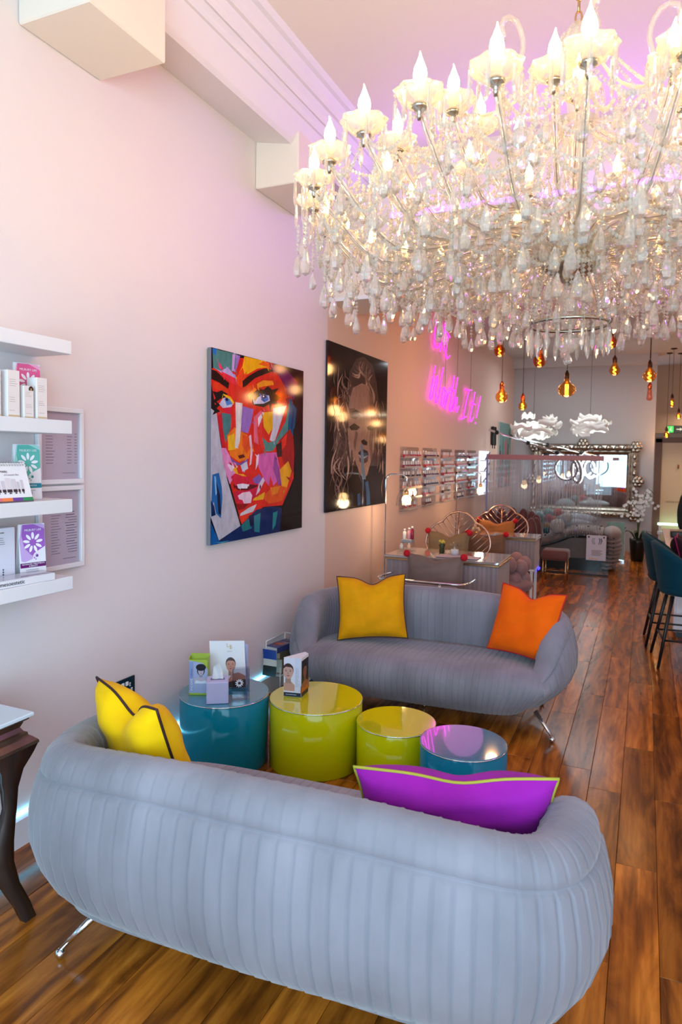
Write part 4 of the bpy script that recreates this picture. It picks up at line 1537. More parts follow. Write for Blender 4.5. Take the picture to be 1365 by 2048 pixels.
legp = [(0.615, 0.0, 0.072), (0.58, -0.006, 0.058), (0.53, -0.020, 0.036), (0.47, -0.027, 0.024), (0.41, -0.028, 0.020), (0.35, -0.036, 0.024), (0.29, -0.046, 0.032), (0.22, -0.046, 0.031), (0.14, -0.028, 0.027), (0.06, 0.004, 0.024), (0.0, 0.022, 0.022)]


def cab_leg(cx_, cy_, sx_, sy_):
    rows_ = []
    for z, off, hw in legp:
        px, py = cx_ + sx_ * (off * 0.5 - hw * 0.25), cy_ + sy_ * (off - hw * 0.3)
        rows_.append([(px - hw * 0.62, py - hw, z), (px + hw * 0.62, py - hw, z), (px + hw * 0.62, py + hw, z), (px - hw * 0.62, py + hw, z)])
    m_ = MB().grid(rows_, closev=True, smooth=True)
    m_.add(rows_[-1], [(0, 1, 2, 3)])
    m_.add(rows_[0], [(0, 1, 2, 3)])
    return m_.build('leg', DARKWOOD, ct, world=True, fix=True)


for cx_, sx_ in ((X1 - 0.02, 1), (X0 + 0.05, -1)):
    for cy_, sy_ in ((Y1 - 0.015, 1), (Y0 + 0.03, -1)):
        cab_leg(cx_, cy_, sx_, sy_)

# ------------------------------------------------------------------ things on the drum tables
ZT1_ = 0.3602


def panel_pts(o, ex, ey, w, h):
    return [o, o + ex * w, o + ex * w + ey * h, o + ey * h]


# green leaflet holder with a dark-haired woman
t = thing('brochure_box', 'green and lilac brochure box with a dark-haired woman, on the teal drum', 'box', (0.205, 2.875, ZT1_), R(24))
w_, d_, h_ = 0.098, 0.05, 0.185
MB().bb((-w_ / 2, -d_ / 2, 0), (w_ / 2, -d_ / 2 + 0.003, h_)).bb((-w_ / 2, -d_ / 2, 0), (-w_ / 2 + 0.003, d_ / 2, h_ + 0.012)).bb((w_ / 2 - 0.003, -d_ / 2, 0), (w_ / 2, d_ / 2, h_ + 0.008)).bb((-w_ / 2, d_ / 2 - 0.003, 0), (w_ / 2, d_ / 2, h_ + 0.02)).bb((-w_ / 2, -d_ / 2, 0), (w_ / 2, d_ / 2, 0.003)).build('card_box', M('lime_card', (176, 196, 70), 0.45), t)
Mt = full(t)
fr_ = Frame(Mt @ Vector((-w_ / 2, -d_ / 2, 0)), Mt.to_3x3() @ Vector((1, 0, 0)), (0, 0, 1), 0.0004)
p = Print(fr_)
p.poly([(0.001, 0.012), (w_ - 0.001, 0.012), (w_ - 0.001, h_ - 0.05), (0.07, h_ - 0.016), (0.001, h_ - 0.004)], (174, 182, 214))
p.rect(0.001, 0.02, 0.024, h_ - 0.012, (150, 160, 205))
face_print(p, 0.062, 0.125, 0.021, (200, 184, 200), (22, 18, 34), top=(230, 234, 246))
p.ell(0.062, 0.146, 0.026, 0.018, (22, 18, 34))
p.build('printed_front', t)
fr2 = Frame(Mt @ Vector((-w_ / 2, -d_ / 2, 0)), (0, 0, 1), Mt.to_3x3() @ Vector((-1, 0, 0)), 0.0004)
text('incont', fr2, 0.055, -0.0135, 0.026, WHITEINK, 'lettering', t, lift=0.0024)
text('advice', fr2, 0.118, -0.0135, 0.016, M('ink_violet', (110, 110, 170), 0.5), 'lettering', t, lift=0.0024)

# white salon card with a woman with closed eyes
t = thing('salon_card', 'large white folded card with a woman with closed eyes on the teal drum', 'card', (0.33, 2.99, ZT1_))
exs, n_ = Vector((0.88, 0.475, 0)).normalized(), Vector((0.475, -0.88, 0)).normalized()
eyl = (Vector((0, 0, 1)) * math.cos(R(9)) - n_ * math.sin(R(9)) + exs * -0.06).normalized()
o = Vector((0.215, 2.965, ZT1_ + 0.003))
nn = exs.cross(eyl).normalized()
MB().prism([q - nn * 0.005 for q in panel_pts(o, exs, eyl, 0.185, 0.245)], nn * 0.005).build('front_leaf', PAPER, t, world=True)
MB().prism([q - nn * 0.005 for q in panel_pts(o - n_ * 0.05, exs, (Vector((0, 0, 1)) * 0.99 + n_ * 0.07).normalized(), 0.19, 0.225)], nn * -0.002).build('back_leaf', M('lilac_card', (176, 170, 208), 0.5), t, world=True)
fr_ = Frame(o, exs, eyl, 0.0004)
p = Print(fr_)
p.poly([(0.06, 0.001), (0.184, 0.001), (0.184, 0.052), (0.15, 0.075), (0.115, 0.058), (0.07, 0.03)], (62, 46, 44))
p.poly([(0.085, 0.03), (0.184, 0.045), (0.184, 0.062), (0.148, 0.080), (0.112, 0.072)], (196, 128, 108))
face_print(p, 0.108, 0.118, 0.036, (206, 140, 120), (76, 48, 44), hair_long=False, lips=(176, 70, 76))
p.build('printed_front', t)
text('L', fr_, 0.096, 0.222, 0.030, GOLDINK, 'monogram_lettering', t, lift=0.002, sx=0.8)
text('B', fr_, 0.112, 0.212, 0.030, GOLDINK, 'monogram_lettering', t, lift=0.002, sx=0.8)
text('BEAUTY', fr_, 0.106, 0.190, 0.007, GOLDINK, 'lettering', t, lift=0.002)

# tissue cube
t = thing('tissue_box', 'lilac tissue cube with a white tissue poking out, on the teal drum', 'box', (0.345, 2.835, ZT1_), R(33))
MB().rbox((0, 0, 0.055), (0.108, 0.108, 0.109), 0.003).build('carton', M('lilac_carton', (196, 190, 226), 0.5, noise=(5, 0.06)), t)
MB().rbox((0, 0, 0.1098), (0.07, 0.03, 0.001), 0.0004).build('opening', M('slot_shadow', (120, 108, 140), 0.7), t)
tr = []
for i in range(9):
    u = -1 + i / 4
    tr.append([(0.028 * u * (1 - 0.25 * k / 6), 0.008 * math.sin(5 * u + k) * (0.4 + k / 6), 0.108 + 0.012 * k + 0.01 * (k / 6) * math.cos(3 * u)) for k in range(7)])
tm = MB().grid(tr)
tm.grid([[(x, y + 0.001, z) for x, y, z in r_] for r_ in tr])
tm.build('tissue', WHITE, t)

# clear acrylic leaflet block
t = thing('acrylic_stand', 'clear acrylic stand etched with a white flower, on the teal drum', 'stand', (0.436, 2.905, ZT1_), R(38))
MB().rbox((0, 0, 0.006), (0.088, 0.052, 0.011), 0.002).build('foot', glass_mat('thick_acrylic', (0.90, 0.90, 0.93), 1.5), t)
ac = MB().rbox((0, -0.012, 0.085), (0.088, 0.004, 0.150), 0.001).rbox((0, 0.014, 0.085), (0.088, 0.004, 0.150), 0.001)
ac.rbox((-0.042, 0.001, 0.085), (0.004, 0.026, 0.150), 0.001).rbox((0.042, 0.001, 0.085), (0.004, 0.026, 0.150), 0.001)
ac.build('pocket', MATS['thick_acrylic'], t)
Mt = full(t)
p = Print(Frame(Mt @ Vector((-0.044, -0.0142, 0.01)), Mt.to_3x3() @ Vector((1, 0, 0)), (0, 0, 1), 0.0004))
for k in range(11):
    a_ = 2 * PI * k / 11
    p.ell(0.036 + 0.014 * math.cos(a_), 0.076 + 0.014 * math.sin(a_), 0.0072, 0.0026, (244, 242, 248), rot=a_)
p.build('etched_flower', t)

# three-sided brochure on the lime drum
t = thing('brochure', 'tall brochure with two portraits standing on the lime drum', 'brochure', (0.635, 3.135, 0.3402), 0)
A_, B_, C_ = Vector((0.585, 3.085, 0.3412)), Vector((0.678, 3.105, 0.3412)), Vector((0.668, 3.205, 0.3412))
hh = Vector((0, 0, 0.205))
MB().prism([A_, B_, C_, C_ + Vector((-0.03, 0.02, 0))], hh).build('card', PAPER, t, world=True)
exf = (B_ - A_).normalized()
wf_ = (B_ - A_).length
fr_ = Frame(A_, exf, (0, 0, 1), 0.0004)
p = Print(fr_)
p.rect(0.001, 0.001, wf_ - 0.001, 0.204, (226, 222, 238))
p.poly([(0.001, 0.03), (wf_ - 0.001, 0.03), (wf_ - 0.001, 0.05), (0.06, 0.062), (0.035, 0.085), (0.001, 0.07)], (196, 150, 138))
face_print(p, 0.024, 0.130, 0.040, (206, 160, 150), (70, 46, 44), hair_long=False, lips=(180, 90, 96))
p.rect(0.001, 0.001, wf_ - 0.001, 0.022, (24, 40, 66))
p.rect(0.012, 0.010, 0.07, 0.0125, (190, 200, 220))
p.rect(0.060, 0.022, wf_ - 0.001, 0.204, (214, 214, 236))
p.lines(0.064, 0.150, 0.022, 15, 0.0068, 0.0012, (120, 118, 146), rr)
p.build('printed_front', t)
exs2 = (C_ - B_).normalized()
ws_ = (C_ - B_).length
p = Print(Frame(B_, exs2, (0, 0, 1), 0.0004))
p.rect(0.001, 0.001, ws_ - 0.001, 0.19, (30, 22, 24))
face_print(p, 0.05, 0.128, 0.036, (150, 92, 66), (18, 12, 14), top=(196, 104, 30), lips=(130, 50, 46))
p.rect(0.001, 0.001, ws_ - 0.001, 0.022, (20, 26, 44))
p.build('printed_side', t)

# books in a white wire rack between the far sofa and the wall
rk = thing('book_rack', 'white wire rack holding books between the far sofa and the wall', 'rack', (0.068, 4.03, 0))
m_ = MB()
rx0, rx1, ry0, ry1 = -0.058, 0.052, -0.14, 0.12
for x, y in ((rx0, ry0), (rx1, ry0), (rx0, ry1), (rx1, ry1)):
    m_.cyl((x, y, 0.0), (x, y, 0.36 if y > 0 or x < 0 else 0.20), 0.004, n=8)
for z in (0.02, 0.14):
    m_.tube([(rx0, ry0, z), (rx1, ry0, z), (rx1, ry1, z), (rx0, ry1, z)], 0.0035, 6, closed=True)
m_.tube([(rx0, ry0, 0.36), (rx0, ry1, 0.36)], 0.0035, 6).tube([(rx0, ry1, 0.36), (rx1, ry1, 0.36)], 0.0035, 6)
m_.build('wire_frame', WHITE, rk)
ts = MB()
for k in range(5):
    y = ry0 + (ry1 - ry0) * (k + 0.5) / 5
    ts.cyl((rx0, y, 0.14), (rx1, y, 0.14), 0.003, n=6)
ts.build('tray_wires', WHITE, rk)


def book(label, loc, sx, sy, th, cover, page, rz, ax=0, art_=None):
    b_ = thing('book', label, 'book', loc, 0, 'books in the wire rack')
    b_.rotation_euler = (R(ax), 0, R(rz))
    m1 = MB().rbox((0, 0, th - 0.002), (sx, sy, 0.0038), 0.001).rbox((0, 0, 0.002), (sx, sy, 0.0038), 0.001).rbox((sx / 2 - 0.002, 0, th / 2), (0.0038, sy, th - 0.001), 0.001)
    m1.build('cover', M('cover_%02x%02x%02x' % cover, cover, 0.25), b_)
    MB().box((-0.004, 0, th / 2), (sx - 0.010, sy - 0.010, th - 0.008)).build('pages', M('pages_%02x%02x%02x' % page, page, 0.7), b_)
    if art_:
        Mt_ = full(b_)
        p_ = Print(Frame(Mt_ @ Vector((-sx / 2, -sy / 2, th)), Mt_.to_3x3() @ Vector((1, 0, 0)), Mt_.to_3x3() @ Vector((0, 1, 0)), 0.0004))
        for x_, y_, a, b, cc in art_:
            p_.ell(sx * x_, sy * y_, sx * a, sy * b, cc)
        p_.build('printed_cover', b_)
    return b_


book('thick book with a wave-patterned tan cover, lowest in the wire rack', (0.066, 4.02, 0.1445), 0.092, 0.20, 0.10, (150, 122, 96), (210, 200, 184), 4, 0, [(0.5, 0.5, 0.4, 0.4, (90, 80, 76))])
book('tan paperback lying under the blue picture book', (0.068, 4.01, 0.2450), 0.094, 0.205, 0.045, (120, 104, 84), (206, 192, 170), -3, 0)
book('blue hardback picture book with a stormy orange and violet cover, on top of the stack', (0.066, 4.00, 0.2906), 0.100, 0.215, 0.038, (70, 76, 132), (230, 226, 220), -9, 0,
     [(0.55, 0.5, 0.42, 0.44, (92, 84, 120)), (0.7, 0.62, 0.25, 0.18, (130, 118, 140)), (0.5, 0.42, 0.35, 0.10, (190, 96, 50)), (0.35, 0.30, 0.25, 0.06, (150, 60, 40)), (0.62, 0.75, 0.2, 0.08, (70, 64, 80))])
mg = thing('magazine', 'blue and cream magazine slumped over the front of the wire rack', 'magazine', (0.066, 3.855, 0.150))
pts_ = []
for i in range(9):
    t_ = i / 8
    pts_.append([(-0.05 + 0.10 * j, -0.02 + 0.018 * math.sin(t_ * 2.4) - 0.01 * t_ + 0.0 * j, 0.0 + 0.175 * t_ - 0.0 * j) for j in (0, 0.5, 1)])
mm = MB().grid(pts_)
mm.grid([[(x, y + 0.006, z) for x, y, z in r_] for r_ in pts_])
mm.build('pages', M('cream_pages', (222, 208, 194), 0.5), mg)
MB().grid([[(x, y - 0.0012, z) for x, y, z in r_] for r_ in pts_[5:]]).build('cover_band', M('magazine_blue', (24, 62, 150), 0.3), mg)
MB().grid([[(x, y - 0.0010, z) for x, y, z in r_] for r_ in pts_[:4]]).build('cover_picture', M('magazine_dark', (34, 40, 34), 0.3), mg)

# ------------------------------------------------------------------ neon sign
NEON = M('magenta_neon', (255, 60, 255), 0.4, emis=(255, 30, 246), es=4.0)
ns = thing('neon_sign', "magenta neon script sign reading I'm Worth It! on the left wall", 'sign', (0.035, 8.4, 2.5))


def neon(pts, name):
    """strokes in wall metres: (distance along the wall, height)"""
    MB().tube(spline([(0.0, y - 8.4, z - 2.5) for y, z in pts], max(8, 5 * len(pts))), 0.006, 6).build(name, NEON, ns)


for pts in ([(7.62, 3.16), (7.56, 2.97), (7.58, 2.86), (7.70, 2.86), (7.78, 2.93)], [(7.72, 3.26), (7.68, 3.20)],
            [(7.80, 2.83), (7.98, 3.17), (8.02, 3.16), (7.96, 2.92)], [(7.94, 2.86), (8.12, 3.08), (8.14, 3.04), (8.05, 2.86), (8.10, 2.79), (8.24, 2.84)],
            [(8.08, 3.1), (8.22, 3.06)]):
    neon(pts, 'neon_letter')
for pts in ([(7.62, 2.64), (7.50, 2.42), (7.43, 2.26), (7.50, 2.27), (7.68, 2.52), (7.72, 2.50), (7.66, 2.35), (7.66, 2.24), (7.74, 2.26), (7.95, 2.66)],
            [(7.98, 2.42), (7.90, 2.30), (7.90, 2.22), (7.98, 2.22), (8.06, 2.34), (8.03, 2.43), (7.96, 2.42)],
            [(8.06, 2.40), (8.16, 2.38), (8.10, 2.28), (8.05, 2.18), (8.18, 2.34), (8.27, 2.40)],
            [(8.46, 2.62), (8.34, 2.36), (8.27, 2.20), (8.33, 2.17), (8.42, 2.24)], [(8.26, 2.45), (8.54, 2.43)],
            [(8.64, 2.62), (8.52, 2.38), (8.42, 2.18), (8.55, 2.33), (8.64, 2.36), (8.60, 2.24), (8.63, 2.18), (8.74, 2.26)]):
    neon(pts, 'neon_letter')
for pts in ([(9.08, 2.51), (9.42, 2.53)], [(9.26, 2.52), (9.12, 2.34), (8.98, 2.13)], [(8.84, 2.10), (9.14, 2.15)],
            [(9.62, 2.52), (9.48, 2.32), (9.36, 2.14), (9.44, 2.10), (9.54, 2.16)], [(9.42, 2.36), (9.66, 2.35)],
            [(9.98, 2.49), (9.86, 2.33), (9.74, 2.17)], [(9.70, 2.10), (9.71, 2.085)]):
    neon(pts, 'neon_letter')
for y, z0 in ((8.05, 2.45), (8.62, 2.62), (9.35, 2.53)):
    MB().cyl((0.0, y - 8.4, z0 - 2.5), (0.0, y - 8.4, 3.395 - 2.5), 0.002, n=5).build('hanging_wire', BLACK, ns)
point_light('neon_glow', (0.30, 8.3, 2.5), 2.2, (1.0, 0.25, 0.85), 0.25)

# ------------------------------------------------------------------ nail polish racks
cols_rack = [(6.55, 7.16), (7.30, 7.86), (8.04, 8.55), (8.70, 9.24), (9.38, 9.92)]
ordn = ['nearest', 'second', 'third', 'fourth', 'furthest']
rown = ['top', 'second', 'third', 'fourth', 'fifth', 'bottom']
POL = [(200, 30, 50), (230, 120, 140), (150, 30, 60), (90, 30, 40), (60, 50, 60), (220, 60, 60), (236, 170, 160), (110, 40, 80), (190, 90, 60), (70, 70, 110)]
SHELFCLR = M('rack_acrylic', (214, 200, 196), 0.15, alpha=0.55)
bots = {}
capm = M('bottle_cap', (232, 226, 230), 0.3)
rb = random.Random(9)
for ci, (ya, yb) in enumerate(cols_rack):
    rt = thing('polish_rack', 'clear wall rack of nail polish, %s of the five racks' % ordn[ci], 'rack', (0.0, ya, 1.06), group='nail polish wall racks')
    MB().bb((0.001, 0, -0.02), (0.006, yb - ya, 0.64)).build('back_panel', ACRYLIC, rt)
    for ri in range(6):
        zz = 0.53 - 0.106 * ri
        MB().bb((0.006, 0, zz - 0.006), (0.055, yb - ya, zz)).bb((0.052, 0, zz), (0.055, yb - ya, zz + 0.018)).build('shelf', SHELFCLR, rt)
        cc = POL[(ci * 3 + ri * 2) % len(POL)]
        nb = 8 if ri < 4 else 6
        seq = 0
        for k in range(nb):
            if rb.random() < (0.06 if ri < 4 else 0.3):
                continue
            key = cc
            y = ya + (yb - ya) * (k + 0.5) / 8 + rb.uniform(-0.008, 0.008)
            seq += 1
            lb = '%s nail polish bottle, %s from the near end, %s row of the %s rack' % ({0: 'red', 1: 'rose', 2: 'wine', 3: 'brown', 4: 'charcoal', 5: 'coral', 6: 'peach', 7: 'plum', 8: 'copper', 9: 'slate'}[POL.index(cc)], ['first', 'second', 'third', 'fourth', 'fifth', 'sixth', 'seventh', 'eighth'][seq - 1], rown[ri], ordn[ci])
            gp = 'nail polish, %s row of the %s rack' % (rown[ri], ordn[ci])
            if key not in bots:
                b_ = MB().rbox((0, 0, 0.016), (0.026, 0.026, 0.032), 0.005).build('polish_bottle', M('polish_%02x%02x%02x' % cc, cc, 0.15, coat=0.5))
                MB().lathe([(0.009, 0.032), (0.010, 0.036), (0.008, 0.068), (0.0, 0.070)], 8).build('cap', capm, b_)
                bots[key] = b_
                b_.location = (0.032, y, 1.06 + zz + 0.0004)
                tag(b_, lb, 'bottle', gp)
            else:
                dup(bots[key], (0.032, y, 1.06 + zz + 0.0004), None, lb, gp)
# display shelf at the end of the racks; emission stands in for reflected daylight
dsf = thing('display_shelf', 'white wall shelf of nail tips with an added bright glow, past the last polish rack', 'shelf', (0.0, 10.12, 1.04))
MB().bb((0.001, 0, 0), (0.02, 0.62, 0.66), r=0.003).build('back_panel', M('daylight_glow_panel', (240, 244, 250), 0.4, emis=(230, 240, 255), es=0.9), dsf)
for k in range(4):
    MB().bb((0.02, 0, 0.03 + 0.16 * k), (0.09, 0.62, 0.042 + 0.16 * k), r=0.002).build('shelf', WHITE, dsf)
for k in range(3):
    MB().tube(spline([(0.06, 0.10 + 0.05 * k, 0.21 + 0.16 * k), (0.06, 0.3, 0.26 + 0.16 * k), (0.06, 0.5, 0.32 + 0.16 * k)], 8), 0.010, 6).build('tip_fan', M('dark_tips', (60, 44, 50), 0.4), dsf)


# ------------------------------------------------------------------ arc lamps by the nail desks
WARM = M('warm_globe', (255, 226, 180), 0.4, emis=(255, 206, 138), es=16.0)


def arc_lamp(label, x, y, reach, ztop, zb):
    t = thing('arc_lamp', label, 'lamp', (x, y, 0), group='slim arc lamps')
    MB().lathe([(0.085, 0.001), (0.088, 0.010), (0.06, 0.018), (0.012, 0.024)], 20).build('base', CHROME, t)
    pts = [(0, 0, 0.02), (0, 0, ztop - 0.06)] + [(0.06 * (1 - math.cos(a)), 0, ztop - 0.06 + 0.06 * math.sin(a)) for a in [R(15), R(30), R(50), R(70), R(90)]] + [(reach - 0.04, 0, ztop), (reach, 0, ztop - 0.03), (reach, 0, zb + 0.075)]
    MB().tube(pts, 0.0075, 8).build('stem', CHROME, t)
    MB().lathe([(0.012, zb + 0.085), (0.020, zb + 0.075), (0.020, zb + 0.04), (0.012, zb + 0.036)], 12, (reach, 0, 0)).build('socket', BRASS, t)
    MB().ball((reach, 0, zb), 0.042, 14, 10).build('bulb', WARM, t)
    MB().lathe([(0.05, zb + 0.095), (0.085, zb + 0.03), (0.095, zb - 0.055)], 18, (reach, 0, 0), closed=True).build('glass_shade', ACRYLIC, t)
    point_light('arc_lamp_light', (x + reach, y, zb - 0.055), 4.5, (1.0, 0.70, 0.40), 0.05)
    return t


arc_lamp('slim chrome arc lamp with a glowing globe beside the dark portrait', 0.13, 5.80, 0.20, 1.44, 1.215)
arc_lamp('slim chrome arc lamp with a glowing globe in front of the fourth polish rack', 0.14, 8.30, 0.30, 1.43, 1.20)

# ------------------------------------------------------------------ nail desks
DESKF = M('pleated_mauve', (150, 130, 132), 0.6, sheen=0.3, noise=(14, 0.12, (1, 1, 0.1)))
DTOP = M('mirror_top', (206, 196, 192), 0.06, 0.65)


def nail_desk(label, x0, x1, y0, y1, z):
    t = thing('nail_desk', label, 'table', (x0, y0, 0), group='pleated nail desks')
    W_, D_ = x1 - x0, y1 - y0
    MB().rbox((W_ / 2, D_ / 2, z - 0.012), (W_ + 0.03, D_ + 0.03, 0.022), 0.003).build('table_top', DTOP, t)
    MB().bb((-0.012, -0.012, z - 0.042), (W_ + 0.012, D_ + 0.012, z - 0.024), r=0.003).build('gilt_edge', BRASS, t)
    rows_ = []
    N_ = int(W_ / 0.006)
    for i in range(N_ + 1):
        g = 0.006 * abs(math.sin(i * 0.5))
        rows_.append([(W_ * i / N_, g, z - 0.042), (W_ * i / N_, g, z - 0.34)])
    mb = MB().grid(rows_)
    mb.bb((0, 0.008, z - 0.34), (0.02, D_, z - 0.042)).bb((W_ - 0.02, 0.008, z - 0.34), (W_, D_, z - 0.042)).bb((0, 0.008, z - 0.345), (W_, D_, z - 0.335))
    mb.build('pleated_front', DESKF, t)
    MB().bb((0.0, 0.0, z - 0.365), (W_, D_, z - 0.345)).build('bottom_rail', WHITE, t)
    for x in (0.03, W_ - 0.03):
        for y in (0.03, D_ - 0.03):
            MB().bb((x - 0.014, y - 0.014, 0), (x + 0.014, y + 0.014, z - 0.365), r=0.002).build('leg', WHITE, t)
    return t


nail_desk('pleated mauve nail desk with a mirrored top behind the far sofa', 0.262, 1.215, 5.50, 6.02, 0.76)
nail_desk('pleated mauve nail desk with a mirrored top, further back beside the chaise', 0.50, 1.225, 7.44, 7.80, 0.76)


def shell_chair(label, x, y, rz, w, zb, zt, velvet):
    t = thing('shell_chair', label, 'chair', (x, y, 0), R(rz), 'gold wire shell-back chairs')
    sv = M('chair_velvet', (120, 84, 76), 0.6, sheen=0.3)
    MB().lathe([(0.02, 0.40), (0.235, 0.41), (0.262, 0.445), (0.250, 0.485), (0.20, 0.50), (0.0, 0.505)], 28).build('seat', sv, t)
    # scalloped shell outline
    out = []
    K = 70
    for i in range(K + 1):
        a = -0.42 + (PI + 0.84) * i / K
        lobe = abs(math.sin(2.5 * (a - PI / 2) + PI / 2))
        rs = 0.86 + 0.14 * lobe ** 0.8
        sa = math.sin(a)
        out.append((w / 2 * rs * math.cos(a) * (1.0 if sa > 0 else 1 - 0.35 * abs(sa)), 0.20 + 0.05 * sa, zb + 0.09 + (zt - zb - 0.09) * rs * sa))
    base = [(-0.13, 0.19, 0.45), (-0.2, 0.19, 0.52)]
    MB().tube([(0.13, 0.19, 0.45)] + out + [(-0.13, 0.19, 0.45)], 0.0095, 7).build('back_frame', ROSEGOLD, t)
    MB().tube([(0, 0.20, 0.47), (0, 0.235, (zb + zt) / 2), (0, 0.25, zt)], 0.008, 6).build('spine', ROSEGOLD, t)
    for i in range(4, K - 3, 3):
        q = out[i]
        if abs(q[0]) < 0.03:
            continue
        z1 = max(0.48, q[2] - 0.75 * abs(q[0]) - 0.03)
        MB().tube([(0, 0.215, z1), (q[0] * 0.5, 0.222, z1 + (q[2] - z1) * 0.42), q], 0.0038, 5).build('rib', ROSEGOLD, t)
    for sx in (-1, 1):
        for sy in (-1, 1):
            MB().tube([(sx * 0.15, sy * 0.15, 0.42), (sx * 0.22, sy * 0.22, 0.0)], [0.012, 0.008], 8).build('leg', BRASS, t)
    return t


shell_chair('gold wire shell-back chair behind the nearer nail desk', 0.60, 6.40, 0, 0.66, 0.62, 1.06, 0)
shell_chair('gold wire shell-back chair behind the further nail desk', 0.69, 8.15, 0, 0.66, 0.62, 1.025, 0)


def pom_cushion(label, loc, w, h, col, rz=0, ax=-12):
    c_ = make_cushion('pompom_cushion', label, w, h, 0.13, col, col, chop=0.12, seed=6)
    place(c_, loc, ax, 0, rz)
    c_['group'] = 'cushions with red pompoms'
    rp_ = M('red_wool', (196, 16, 34), 0.9, bump=(60, 0.6))
    for sx in (-1, 1):
        for sy in (-1, 1):
            MB().ball((sx * w * 0.50, -0.01, sy * h * 0.50), 0.030, 10, 8).build('pompom', rp_, c_)
    return c_


# client chair in front of the near desk
cc_ = thing('client_chair', 'low grey velvet salon chair with a chrome rail behind the far sofa', 'chair', (0.76, 5.08, 0))
GV = M('chair_grey_velvet', (140, 122, 126), 0.6, sheen=0.3)
MB().rbox((0, 0, 0.43), (0.56, 0.44, 0.12), 0.04, seg=3).build('seat', GV, cc_)
MB().rbox((0, -0.21, 0.56), (0.58, 0.05, 0.18), 0.022, seg=3).build('backrest', GV, cc_)
MB().tube(spline([(-0.34, 0.12, 0.66), (-0.335, -0.20, 0.672), (-0.2, -0.255, 0.676), (0.2, -0.255, 0.676), (0.335, -0.20, 0.672), (0.34, 0.12, 0.66)], 40), 0.014, 8, flat=0.6).build('top_rail', CHROME, cc_)
for sx in (-1, 1):
    MB().cyl((sx * 0.16, -0.25, 0.40), (sx * 0.16, -0.252, 0.672), 0.012, n=8).build('rail_post', CHROME, cc_)
    for sy in (-1, 1):
        MB().tube([(sx * 0.22, sy * 0.16, 0.38), (sx * 0.26, sy * 0.20, 0)], [0.014, 0.010], 8).build('leg', CHROME, cc_)
pom_cushion('brown cushion with red pompoms on the chair in front of the near nail desk', (0.76, 5.25, 0.665), 0.47, 0.30, (128, 104, 96), 0, -6)
pom_cushion('tan cushion with red pompoms on the nearer shell-back chair', (0.53, 6.50, 0.70), 0.42, 0.34, (140, 112, 84), 0, -10)
pom_cushion('brown cushion with red pompoms in front of the further nail desk', (0.78, 7.10, 0.66), 0.40, 0.30, (124, 90, 70), 0, -8)
pom_cushion('amber cushion with red pompoms on the further shell-back chair', (0.67, 8.16, 0.70), 0.44, 0.32, (176, 112, 60), 0, -12)
# chair carrying the third cushion
c2 = thing('client_chair', 'low brown salon chair in front of the further nail desk', 'chair', (0.78, 7.02, 0))
MB().rbox((0, 0, 0.43), (0.5, 0.40, 0.12), 0.04, seg=3).build('seat', M('chair_velvet', (120, 84, 76)), c2)
MB().rbox((0, -0.19, 0.56), (0.5, 0.04, 0.14), 0.018, seg=3).build('backrest', M('chair_velvet', (120, 84, 76)), c2)
for sx in (-1, 1):
    for sy in (-1, 1):
        MB().tube([(sx * 0.2, sy * 0.15, 0.38), (sx * 0.23, sy * 0.18, 0)], [0.014, 0.010], 8).build('leg', CHROME, c2)
# petal chair with plump lobes at the right end of the near desk
pc = thing('petal_chair', 'dusty pink chair with plump petal lobes at the end of the near nail desk', 'chair', (1.115, 6.52, 0))
PK = M('dusty_pink_velvet', (150, 108, 108), 0.6, sheen=0.3)
MB().lathe([(0.05, 0.36), (0.21, 0.37), (0.24, 0.42), (0.20, 0.47), (0.0, 0.48)], 20).build('seat', PK, pc)
for a, z in ((20, 0.60), (-30, 0.58), (-75, 0.61), (70, 0.62), (-5, 0.47), (-55, 0.47), (45, 0.48)):
    MB().ball((0.15 * math.cos(R(a)), 0.15 * math.sin(R(a)), z), (0.066, 0.066, 0.078), 12, 9).build('petal', PK, pc)
for sx in (-1, 1):
    for sy in (-1, 1):
        MB().tube([(sx * 0.13, sy * 0.13, 0.37), (sx * 0.17, sy * 0.17, 0)], [0.013, 0.009], 8).build('leg', BRASS, pc)

# desk accessories
oc = thing('desk_organiser', 'small tiered organiser with bottles at the left end of the near nail desk', 'organiser', (0.345, 5.78, 0.7605))
MB().rbox((0, 0, 0.012), (0.13, 0.16, 0.022), 0.003).rbox((0.0, 0.03, 0.045), (0.11, 0.09, 0.05), 0.003).build('tier', ACRYLIC, oc)
MB().rbox((0.0, 0.035, 0.085), (0.10, 0.08, 0.03), 0.003).build('shelf', M('organiser_grey', (150, 146, 150), 0.3), oc)
for k, (x, y, z, h, c_) in enumerate([(-0.03, 0.03, 0.10, 0.09, (240, 230, 220)), (0.01, 0.04, 0.10, 0.10, (226, 150, 160)), (0.04, 0.04, 0.10, 0.115, (140, 16, 50)), (0.04, -0.05, 0.023, 0.05, (244, 190, 160)), (-0.03, -0.05, 0.023, 0.045, (220, 210, 206))]):
    b_ = thing('bottle', ['white pump bottle', 'pink bottle', 'tall crimson bottle', 'squat peach jar', 'squat white jar'][k] + ' on the organiser of the near nail desk', 'bottle', (0.345 + x, 5.78 + y, 0.7605 + z + 0.0005), 0, 'bottles on the organiser')
    MB().lathe([(0.013, 0), (0.015, 0.004), (0.015, h * 0.7), (0.007, h * 0.8), (0.007, h * 0.86)], 12).build('body', M('bottle_%02x%02x%02x' % c_, c_, 0.25), b_)
    MB().lathe([(0.009, h * 0.86), (0.009, h), (0.0, h)], 10).build('cap', WHITE, b_)
fg = thing('flower_pot', 'small dark figurine pot with yellow flowers on the near nail desk', 'ornament', (0.665, 5.80, 0.7605))
